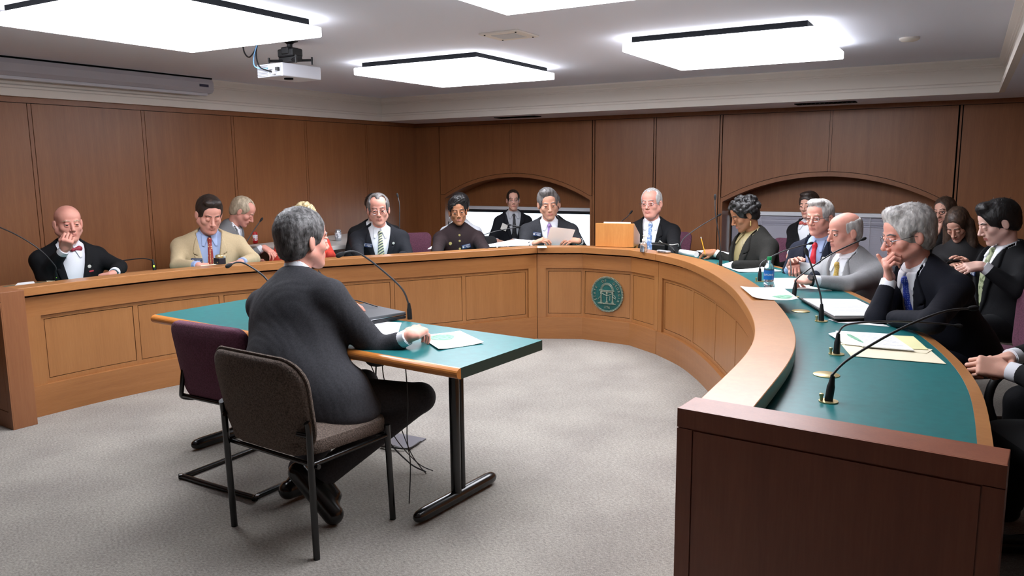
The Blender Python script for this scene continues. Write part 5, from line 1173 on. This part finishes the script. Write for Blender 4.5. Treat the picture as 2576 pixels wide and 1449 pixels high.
M_('microphone curving right, between the maroon jacket and the window person', 1190, 625, [(1192, 603, 0), (1212, 592, .02), (1255, 580, .05), (1300, 572, .08)], led=True, plate=False)
M_('microphone curving left in front of the lilac tie', 1372, 622, [(1366, 598, 0), (1345, 583, .02), (1312, 571, .06), (1284, 566, .1)], led=True, plate=False)
M_('microphone behind the wooden lectern box', 1556, 622, [(1556, 585, .05), (1562, 560, .1), (1578, 545, .15), (1585, 537, .16)], plate=False)
M_('microphone arching over the curled pad, right of the recorder', 1711, 642, [(1711, 618, 0), (1722, 598, .02), (1760, 570, .05), (1806, 543, .10)], plate=False)
M_('very tall thin microphone in front of the person writing', 1813, 670, [(1813, 640, 0), (1810, 600, 0), (1800, 540, .02), (1799, 500, .05)])
M_('microphone beside the water bottle', 1911, 708, [(1912, 672, 0), (1920, 658, .03), (1970, 632, .1), (2036, 613, .2)])
M_('microphone reaching up across the light grey suit', 1997, 747, [(2002, 705, 0), (2018, 690, .03), (2090, 640, .12), (2168, 603, .22)])
M_('microphone leaning left behind the leather folder', 2066, 808, [(2067, 765, 0), (2062, 735, .02), (2045, 680, .04), (2031, 640, .06)])
M_('microphone lying almost flat over the manila folder', 2104, 891, [(2109, 838, 0), (2135, 816, .04), (2240, 808, .10), (2340, 812, .18), (2405, 819, .22)])
M_('large microphone reaching right, nearest the camera', 2084, 1010, [(2096, 940, .0), (2140, 900, .02), (2260, 830, .10), (2370, 785, .18), (2440, 776, .22)])
mw = lambda px, py, d=3.85: PD(px, py, d)
Yw = Yof(PZ(1031, 803, .729))
M_('microphone on the witness table pointing at the speaker', 1031, 803, [(1029, 768, 0), (1010, 725, -.02), (950, 670, -.06), (905, 638, -.10), (880, 632, -.13), (862, 638, -.15)], z=.729, plate=False, r=.0048, hr=.0125)
b = L(-.25, -3.05, .729); Y0 = Yof(b)
mic('microphone on the witness table bending left past the speaker', b, [L(-.24, -3.05, .82)] + [PD(px, py, d) for px, py, d in ((700, 730, 4.2), (658, 690, 4.22), (618, 664, 4.25), (596, 660, 4.22), (580, 666, 4.18))], plate=False, r=.0048, hr=.0115)
for lab, px, py in (('round brass cover nearest the camera on the green desk', 2079, 943), ('round brass cover beside the leather folder', 2014, 783)):
    c = on(px, py, .7405); q = MB(); q.lathe([(0, 0), (.046, 0), (.046, .002), (.043, .0035), (0, .0035)], c, 40, cap=False); tag(q.build('grommet_cover', BRASS), lab, 'grommet', 'brass grommets')

# ---------------------------------------------------------------- papers and things on the desks
GREYINK = mat('ink_grey', (192, 194, 200), rough=.8); GRNINK = mat('ink_green', (120, 168, 140), rough=.8, var=.2, scale=60)
def sheet(name, label, cs, z, m=PAPER, cat='paper', group=None, lines=0, blot=None, th=.0012, curl=0., parent=None, px=True):
    """quad from four pixel corners lying at height z (TL, TR, BR, BL)"""
    C4 = [PZ(x, y, z) for x, y in cs] if px else [Vector(c) for c in cs]; n = 8; q = MB(); vs = []
    for i in range(n + 1):
        for j in range(n + 1):
            u, v = i / n, j / n; p = C4[0] * (1 - u) * (1 - v) + C4[1] * u * (1 - v) + C4[2] * u * v + C4[3] * (1 - u) * v
            p = p + Vector((0, 0, curl * (abs(2 * u - 1) ** 3) * (.5 + .5 * v))); vs.append(p)
    k = len(vs); vs = vs + [v + Vector((0, 0, th)) for v in vs]; idx = lambda i, j: i * (n + 1) + j
    fs = []
    for i in range(n):
        for j in range(n): a = (idx(i, j), idx(i + 1, j), idx(i + 1, j + 1), idx(i, j + 1)); fs += [a[::-1], tuple(x + k for x in a)]
    bd = [idx(i, 0) for i in range(n + 1)] + [idx(n, j) for j in range(1, n + 1)] + [idx(i, n) for i in range(n - 1, -1, -1)] + [idx(0, j) for j in range(n - 1, 0, -1)]
    fs += [(bd[i], bd[(i + 1) % len(bd)], bd[(i + 1) % len(bd)] + k, bd[i] + k) for i in range(len(bd))]
    q.add(vs, fs); o = q.build(name, m, parent)
    if label: tag(o, label, cat, group)
    def pt(u, v): return C4[0] * (1 - u) * (1 - v) + C4[1] * u * (1 - v) + C4[2] * u * v + C4[3] * (1 - u) * v + Vector((0, 0, th + .0006 + curl * (abs(2 * u - 1) ** 3) * (.5 + .5 * v)))
    if lines:
        q = MB()
        for r_ in range(lines):
            v = .14 + .74 * r_ / lines; u1 = .9 - .2 * ((r_ * 7) % 3 == 0); w_ = .16 / lines
            for s_ in range(6): a = .1 + (u1 - .1) * s_ / 6; b_ = .1 + (u1 - .1) * (s_ + .93) / 6; q.add([pt(a, v), pt(b_, v), pt(b_, v + w_), pt(a, v + w_)], [(0, 1, 2, 3)])
        q.build('printed_text', GREYINK, o)
    if blot:
        q = MB(); u0, v0, ru, rv = blot; q.add([pt(u0 + ru * math.cos(2 * PI * i / 16) * (1 + .15 * math.sin(5 * i)), v0 + rv * math.sin(2 * PI * i / 16)) + Vector((0, 0, .0004)) for i in range(16)], [tuple(range(16))]); q.build('printed_picture', GRNINK, o)
    return o
TT = .7295
sheet('paper_sheet', 'white sheet with a green picture on the witness table corner', ((1050, 845), (1157, 834), (1217, 864), (1103, 881)), TT, blot=(.42, .3, .3, .2), curl=.006)
sheet('paper_sheet', 'white sheet under the speaking person\'s wrist on the witness table', ((905, 806), (1010, 812), (1000, 842), (945, 845)), TT, lines=5)
# laptop, closed, and its cable
lt = thing('laptop', 'closed dark laptop on the witness table beside the speaker', 'laptop', tuple(L(.20, -3.03, TZ)))
Ml = frame(L(.20, -3.03, 0), U2.to_3d() * math.cos(-.2) + V2.to_3d() * math.sin(-.2), z=(0, 0, 1))
q = MB(); q.box((-.19, -.13, TZ + .004), (.19, .13, TZ + .022), Ml, bev=.004); q.build('base', mat('laptop_black', (30, 32, 36), rough=.5), lt)
q = MB(); q.box((-.19, -.13, TZ + .025), (.19, .13, TZ + .040), Ml, bev=.004); ld = q.build('lid', mat('laptop_grey', (84, 86, 90), rough=.38, metal=.3), lt)
q = MB(); q.lathe([(0, .0400), (.014, .0400), (.014, .0412), (0, .0412)], Ml @ Vector((-.02, .0, TZ)), 20, cap=False); q.build('round_emblem', CHROME, ld)
q = MB(); q.box((-.188, -.131, TZ + .0245), (.188, -.128, TZ + .028), Ml); q.box((.187, -.13, TZ + .024), (.191, .13, TZ + .027), Ml); q.build('rim', CHROME, lt)
cord('laptop_cable', 'thin cable arching behind the laptop', [L(-.04, -2.93, .735), L(0.02, -2.95, .79), L(.10, -2.97, .80), L(.20, -2.93, .772)], .003, BLKPLASTIC)
for lab, pts in (('long thin cable dropping from the witness table to the carpet', [L(.86, -3.44, .69), L(.86, -3.43, .5), L(.84, -3.42, .32), L(.855, -3.42, .2), L(.84, -3.42, .01)]),
                 ('thick black cable hanging beneath the witness table', [L(.52, -3.2, .685), L(.46, -3.2, .6), L(.44, -3.2, .45), L(.46, -3.18, .2), L(.56, -3.12, .05), L(.66, -3.10, .012)]),
                 ('thin cable crossing under the witness table', [L(.36, -3.25, .685), L(.42, -3.22, .56), L(.47, -3.2, .42), L(.50, -3.16, .2), L(.60, -3.10, .05), L(.68, -3.07, .012)]),
                 ('thin curled cable hanging right of the black one under the table', [L(.60, -3.3, .685), L(.585, -3.3, .6), L(.60, -3.3, .5), L(.60, -3.24, .35), L(.62, -3.16, .12), L(.68, -3.12, .012)])):
    cord('hanging_cable', lab, pts, .004 if 'thick' in lab else .0025, BLKPLASTIC, group='cables under the witness table')
fb = thing('floor_box', 'grey metal floor plate with loose cables under the witness table', 'floor box', tuple(L(.62, -3.0, 0)))
C4 = [PZ(x, y, .0) for x, y in ((985, 1090), (1072, 1106), (1030, 1132), (960, 1124))]
q = MB(); q.add([c + Vector((0, 0, .001)) for c in C4] + [c + Vector((0, 0, .008)) for c in C4], [(0, 1, 2, 3), (4, 5, 6, 7), (0, 1, 5, 4), (1, 2, 6, 5), (2, 3, 7, 6), (3, 0, 4, 7)]); q.build('lid_plate', mat('plate_grey', (96, 96, 104), rough=.4, metal=.4), fb)
q = MB()
for k in range(3): q.tube(spline([C4[3] + Vector((0, -.01 * k, .012)), C4[3].lerp(C4[2], .5) + Vector((0, -.02 - .01 * k, .02)), C4[2] + Vector((0, -.01, .012)), C4[2].lerp(C4[1], .6) + Vector((.01, -.01 * k, .015))], 6), .005, 6)
q.build('loose_cables', BLKPLASTIC, fb)
# desk papers
Dz = .7415
sheet('paper_sheet', 'white sheet at the far left end of the desk', ((35, 721), (90, 718), (85, 708), (45, 712)), .765)
sheet('paper_sheet', 'cream note pad in front of the bald bow tie person', ((118, 709), (215, 697), (205, 690), (112, 702)), Dz, CREAM); sheet('paper_sheet', 'white document in front of the bow tie person', ((190, 700), (250, 692), (243, 684), (185, 692)), Dz + .002)
q = MB(); c = on(247, 690, .745); q.tube([c + Vector((.022 * math.cos(2 * PI * k / 16) + s * .024, .018 * math.sin(2 * PI * k / 16), .006 + .002 * s)) for s in (-1,) for k in range(16)], .0018, 6, closed=True)
q.tube([c + Vector((.022 * math.cos(2 * PI * k / 16) + .026, .018 * math.sin(2 * PI * k / 16), .006)) for k in range(16)], .0018, 6, closed=True); q.tube([c + Vector((-.002, 0, .008)), c + Vector((.004, 0, .008))], .0016, 6)
tag(q.build('folded_glasses', FR_WIRE), 'reading glasses lying by the bow tie person\'s resting hand', 'glasses')
# small navy box with brass lid
bx = PZ(553, 664, .81); bx = L(*[a for a in toL(bx)], .81); t = thing('desk_bell_box', 'small navy box with shiny brass top on the desk rim', 'box', tuple(bx))
Mbx = frame(bx, U2.to_3d(), z=(0, 0, 1)); q = MB(); q.box((-.034, -.03, .0), (.034, .03, .045), Mbx, bev=.004); q.build('box_body', mat('navy_box', (16, 20, 34), rough=.4), t)
q = MB(); q.box((.012, -.032, .010), (.022, -.030, .020), Mbx); q.build('gold_mark', BRASS, t)
q = MB(); q.lathe([(0, .046), (.028, .046), (.030, .056), (.026, .066), (.012, .071), (0, .072)], bx, 24, cap=False); q.build('brass_top', BRASS, t)
sheet('paper_sheet', 'cream slip in front of the tan coat person', ((505, 668), (545, 664), (540, 672), (500, 676)), Dz + .05, CREAM)
sheet('paper_sheet', 'white sheet in front of the striped green tie', ((925, 640), (1000, 634), (1000, 628), (935, 632)), Dz, lines=0); sheet('paper_sheet', 'white sheet in front of the dark maroon jacket', ((1075, 627), (1190, 621), (1180, 616), (1085, 620)), Dz)
# big curled document between the maroon jacket and chairman
q = MB(); A4 = [PD(1205, 622, 7.0), PD(1330, 618, 7.0), PD(1340, 606, 7.15), PD(1298, 603, 7.25), PD(1225, 617, 7.2)]; q.add(A4 + [a + Vector((0, 0, .006)) for a in A4], [(0, 1, 2, 3, 4), (5, 6, 7, 8, 9)] + [(i, (i + 1) % 5, 5 + (i + 1) % 5, 5 + i) for i in range(5)]); tag(q.build('open_document', PAPER), 'large white document propped open beside the reader with the lilac tie', 'document')
# the held sheet
hs_ = [PD(1385, 571, 6.93), PD(1447, 578, 6.93), PD(1430, 622, 7.0), PD(1370, 620, 7.0)]
q = MB(); n = 8; vs = []
for i in range(n + 1):
    for j in range(n + 1):
        u, v = i / n, j / n; p = hs_[0] * (1 - u) * (1 - v) + hs_[1] * u * (1 - v) + hs_[2] * u * v + hs_[3] * (1 - u) * v; vs.append(p + Vector((0, .02 * math.sin(u * PI), 0)))
q.add(vs + [v + Vector((.0002, .0012, 0)) for v in vs], [t_ for i in range(n) for j in range(n) for t_ in ((i * 9 + j, i * 9 + j + 1, i * 9 + j + 10, i * 9 + j + 9), (81 + i * 9 + j, 81 + i * 9 + j + 9, 81 + i * 9 + j + 10, 81 + i * 9 + j + 1))], 0, True)
tag(q.build('held_sheet', PAPER), 'white sheet held up in both hands before the lilac tie', 'paper')
sheet('paper_sheet', 'cream slip on the desk rim below the lilac tie', ((1352, 624), (1376, 624), (1374, 619), (1352, 619)), .811, CREAM)
# wooden lectern box on the centre section
lb = thing('lectern_box', 'pale wooden slant-top lectern box standing on the centre of the desk', 'lectern', tuple(L(.02, .12, .81)))
LBW = wood('lectern_wood', (188, 122, 62), (206, 142, 78), (220, 160, 96), st=(20, 20, 2), rough=.3)
Mx = frame(L(.02, .10, 0), U2.to_3d() * math.cos(.27) + V2.to_3d() * math.sin(.27), z=(0, 0, 1))
q = MB(); pf = [(-.0, .81), (.24, .741), (.24, .93), (.02, 1.012), (0, 1.012)]; pf = [(0, .812), (.0, 1.012), (.03, 1.012), (.30, .90), (.30, .742), (.16, .742), (.16, .812)]
Mp2 = Mx @ Matrix(((0, 0, 1, -.165), (1, 0, 0, 0), (0, 1, 0, 0), (0, 0, 0, 1))); q.prism(pf, Mp2, .33); q.build('body', LBW, lb, bevel=.003)
q = MB(); q.box((-.10, .03, 1.006), (.13, .05, 1.022), Mx); q.build('paper_on_top', PAPER, lb)
# sanitiser bottle
sb = PZ(1619, 634, .81); t = thing('pump_bottle', 'clear pump bottle of hand gel on the desk rim beside the lectern box', 'bottle', tuple(sb))
q = MB(); q.lathe([(0, 0), (.026, 0), (.030, .006), (.030, .055), (.024, .072), (.012, .082), (.012, .088), (0, .088)], sb, 24, cap=False); q.build('bottle_body', mat('clear_gel', (225, 232, 240), rough=.08, trans=.85), t)
q = MB(); q.lathe([(.013, .086), (.014, .104), (.006, .108), (.005, .128), (.009, .130), (.009, .136), (0, .137)], sb, 16); q.tube([sb + Vector((0, 0, .131)), sb + Vector((.028, .005, .130)), sb + Vector((.034, .006, .124))], .004, 8); q.build('pump', PINW, t)
# recorder, cables, note pads
rc = PZ(1669, 636, .812); t = thing('audio_recorder', 'small silver voice recorder on the desk rim', 'recorder', tuple(rc)); Mr = frame(rc, U2.to_3d() * .93 - V2.to_3d() * .36, z=(0, 0, 1))
q = MB(); q.box((-.062, -.018, .002), (.062, .022, .020), Mr, bev=.007); q.build('case', mat('silver_case', (186, 186, 190), rough=.35, metal=.5), t)
q = MB()
for k in range(6): q.box((-.04 + k * .014, -.0195, .007), (-.032 + k * .014, -.017, .014), Mr)
q.build('buttons', BLKPLASTIC, t)
bc = PZ(1658, 622, .80); q = MB(); Mr2 = frame(bc, U2.to_3d(), z=(0, 0, 1)); q.box((-.06, -.02, -.055), (.06, .05, .025), Mr2, bev=.006); tag(q.build('black_device', BLKPLASTIC), 'low black electronic box behind the silver recorder', 'device')
cord('black_cable', 'thick black cable curving over the silver recorder', [PZ(1640, 612, .85), PZ(1662, 612, .86), PZ(1685, 618, .86), PZ(1700, 638, .80), PZ(1706, 644, .76)], .0065, BLKPLASTIC)
cord('white_cable', 'white cable looping beside the recorder', [PZ(1656, 612, .84), PZ(1660, 606, .87), PZ(1668, 612, .85), PZ(1690, 616, .84), PZ(1706, 614, .85), PZ(1704, 624, .80), PZ(1698, 632, .78)], .0032, PINW)
# curled legal pad and folder of the writing person
fo = thing('leather_portfolio', 'open black portfolio with papers under the writing hand', 'portfolio', tuple(PZ(1790, 645, .745)))
sheet('cover', None, ((1712, 634), (1800, 630), (1862, 646), (1805, 652)), .744, BLKPLASTIC, th=.008, parent=fo); sheet('page', None, ((1752, 632), (1800, 630), (1858, 643), (1808, 648)), .758, PAPER, th=.006, parent=fo, blot=(.68, .45, .18, .18))
q = MB(); a = PZ(1712, 634, .775); b_ = PZ(1752, 640, .775); q.tube([a, b_], .024, 20); q.build('curled_page', PAPER, fo)
pc_ = WOMAN['A'][0][3]; h0 = PZ(1774, 640, .785)
q = MB(); q.tube([PD(1774, 640, Yof(h0)), PD(1764, 600, Yof(h0) + .02)], .0038, 6); pn = q.build('pencil', mat('pencil_yellow', (240, 170, 50), rough=.4)); tag(pn, 'yellow pencil held by the curly-haired person writing', 'pencil')
q = MB(); q.tube([PD(1764, 600, Yof(h0) + .02), PD(1763, 596, Yof(h0) + .022)], .004, 6); q.build('eraser', PINW, pn)
# papers to the right of the person writing
sheet('open_magazine', 'open white booklet with green picture, left of the water bottle', ((1812, 668), (1842, 660), (1966, 684), (1860, 686)), Dz, blot=(.7, .5, .2, .12), th=.006, curl=.004, cat='booklet')
sheet('paper_sheet', 'white sheets under the hands of the light grey suit', ((1945, 700), (2010, 700), (2062, 728), (1950, 726)), Dz, lines=4)
# water bottle
wb = on(1933, 722, .741); t = thing('water_bottle', 'clear plastic water bottle with green cap and blue label', 'bottle', tuple(wb))
q = MB(); q.lathe([(0, .002), (.024, 0), (.030, .006), (.030, .030), (.028, .034), (.031, .040), (.031, .118), (.029, .128), (.020, .150), (.0125, .162), (.0125, .172), (0, .172)], wb, 32, cap=False); q.build('bottle_body', mat('clear_plastic', (226, 238, 246), rough=.06, trans=.9), t)
q = MB(); q.lathe([(.0318, .050), (.0318, .108)], wb, 40, cap=False); lb_ = q.build('label', mat('label_blue_bright', (30, 110, 190), rough=.4), t)
q = MB(); q.lathe([(0, .190), (.0135, .190), (.0145, .186), (.0145, .170), (0, .170)], wb, 20, cap=False); q.build('cap', mat('cap_green', (20, 150, 90), rough=.4), t)
q = MB(); dcam = (Vector(co.location) - wb); dcam.z = 0; dcam.normalize(); a0 = math.atan2(dcam.y, dcam.x)
for i, ch in enumerate('DASANI'):
    a = a0 + (i - 2.5) * .33; vs, fs = text_mesh(ch, .017, .0003); Mt = frame(wb + Vector((.0325 * math.cos(a), .0325 * math.sin(a), .080)), (-math.sin(a), math.cos(a), 0), y=(0, 0, 1)); q.add([Mt @ v for v in vs], fs)
q.build('label_lettering', PINW, lb_)
# leaflet on the wooden rim, leather folder, manila folder
sheet('paper_sheet', 'white leaflet with green corner lying across the wooden rim', ((1862, 723), (1965, 724), (2008, 757), (1893, 752)), .814, blot=(.75, .8, .22, .14), th=.0015, curl=.012)
lf = thing('leather_folder', 'open dark leather folder with printed papers in front of the silver-haired person', 'folder', tuple(PZ(2130, 780, .742)))
for k, (z, m_, sc_) in enumerate(((.742, mat('leather_dark', (36, 28, 24), rough=.4), 0), (.7505, mat('leather_tan', (120, 100, 76), rough=.6), 2), (.755, mat('leather_dark', (36, 28, 24), rough=.4), 1))):
    sheet('cover', None, ((2010 + sc_, 752), (2160, 756), (2252 - sc_, 800), (2098 + sc_, 806 - sc_)), z, m_, th=.006, parent=lf)
sheet('page', None, ((2020, 753), (2155, 755), (2240, 796), (2100, 796)), .762, PAPER, th=.005, parent=lf, lines=9)
sheet('paper_sheet', 'white sheets poking out from under the leather folder', ((2082, 803), (2180, 800), (2238, 822), (2110, 812)), Dz)
sheet('paper_sheet', 'white sheet poking out right of the leather folder', ((2200, 806), (2255, 806), (2272, 816), (2225, 815)), Dz)
mf = thing('manila_folder', 'open cream manila folder at the right, nearest the camera', 'folder', tuple(PZ(2250, 880, .742)))
sheet('folder_cover', None, ((2112, 862), (2338, 880), (2380, 916), (2140, 896)), .742, CREAM, th=.0015, parent=mf); sheet('folder_back', None, ((2112, 866), (2180, 846), (2346, 880), (2330, 890)), .744, CREAM, th=.0015, parent=mf)
sheet('paper_sheet', 'yellow pad partly under the stacked papers on the manila folder', ((2200, 842), (2298, 847), (2335, 880), (2230, 876)), .747, mat('pad_yellow', (230, 226, 172), rough=.8), th=.002)
sheet('paper_sheet', 'upper white printed sheet on the manila folder', ((2102, 834), (2240, 842), (2300, 883), (2170, 872)), .7505, PAPER, th=.004, lines=8, blot=(.12, .5, .06, .3))
sheet('paper_sheet', 'lower white sheet fanned out left on the manila folder', ((2084, 840), (2110, 834), (2180, 872), (2125, 866)), .7475, PAPER, th=.002)
# pen in the grey-suited hand
q = MB(); q.tube([PZ(1992, 690, .79), PZ(1987, 650, .87)], .004, 8); tag(q.build('pen', BLKPLASTIC), 'black pen held by the balding person in light grey', 'pen')
# white side table, cans
a_ = PZ(885, 596, .735); tz = .735
P1_ = PZ(862, 628, tz); P2_ = PZ(650, 640, tz)
st = thing('side_table', 'white side table along the left wall behind the members', 'table', (.45, -1.9, 0))
q = MB(); q.box((.06, -3.05, tz - .04), (.98, -1.45, tz), bev=.004); q.build('tabletop', mat('table_white', (214, 212, 208), rough=.4), st)
for yy in (-2.95, -1.55):
    for xx in (.12, .90): q = MB(); q.tube([(xx, yy, 0), (xx, yy, tz - .035)], .02, 10); q.build('leg', BLKPLASTIC, st)
def can(label, p, m_):
    q = MB(); q.lathe([(0, 0), (.026, 0), (.033, .008), (.033, .105), (.027, .118), (.028, .121), (.024, .119), (0, .118)], p, 28, cap=False); o = q.build('soda_can', m_); tag(o, label, 'can')
    q = MB(); q.lathe([(.0335, .03), (.0335, .09)], p, 28, cap=False); q.build('printed_band', pattern_mat('band_' + m_.name, (230, 230, 235), 'noise', (150, 155, 165) if 'silver' in m_.name else (190, 30, 40), sc=40), o)
can('silver soda can on the white side table', PZ(851, 606, tz), mat('can_silver', (190, 194, 200), rough=.25, metal=.8)); can('red and white can beside the leaning grey-suited person', PZ(641, 612, tz), mat('can_red', (190, 30, 36), rough=.3))
q = MB(); q.box((-.035, -.07, 0), (.035, .07, .01), frame(PD(2398, 660, 5.72), (1, .2, 0), z=(0, .3, 1)), bev=.003); tag(q.build('phone', BLKPLASTIC), 'phone held low by the long-haired person looking down', 'phone')
# ---------------------------------------------------------------- output look
SC.view_settings.view_transform = 'Standard'; SC.view_settings.look = 'None'; SC.view_settings.exposure = 0.0; SC.view_settings.gamma = 1.0; SC.view_settings.use_curve_mapping = False
SC.cycles.max_bounces = 6; SC.cycles.diffuse_bounces = 3; SC.cycles.glossy_bounces = 2; SC.cycles.transmission_bounces = 5; SC.cycles.caustics_reflective = False; SC.cycles.caustics_refractive = False
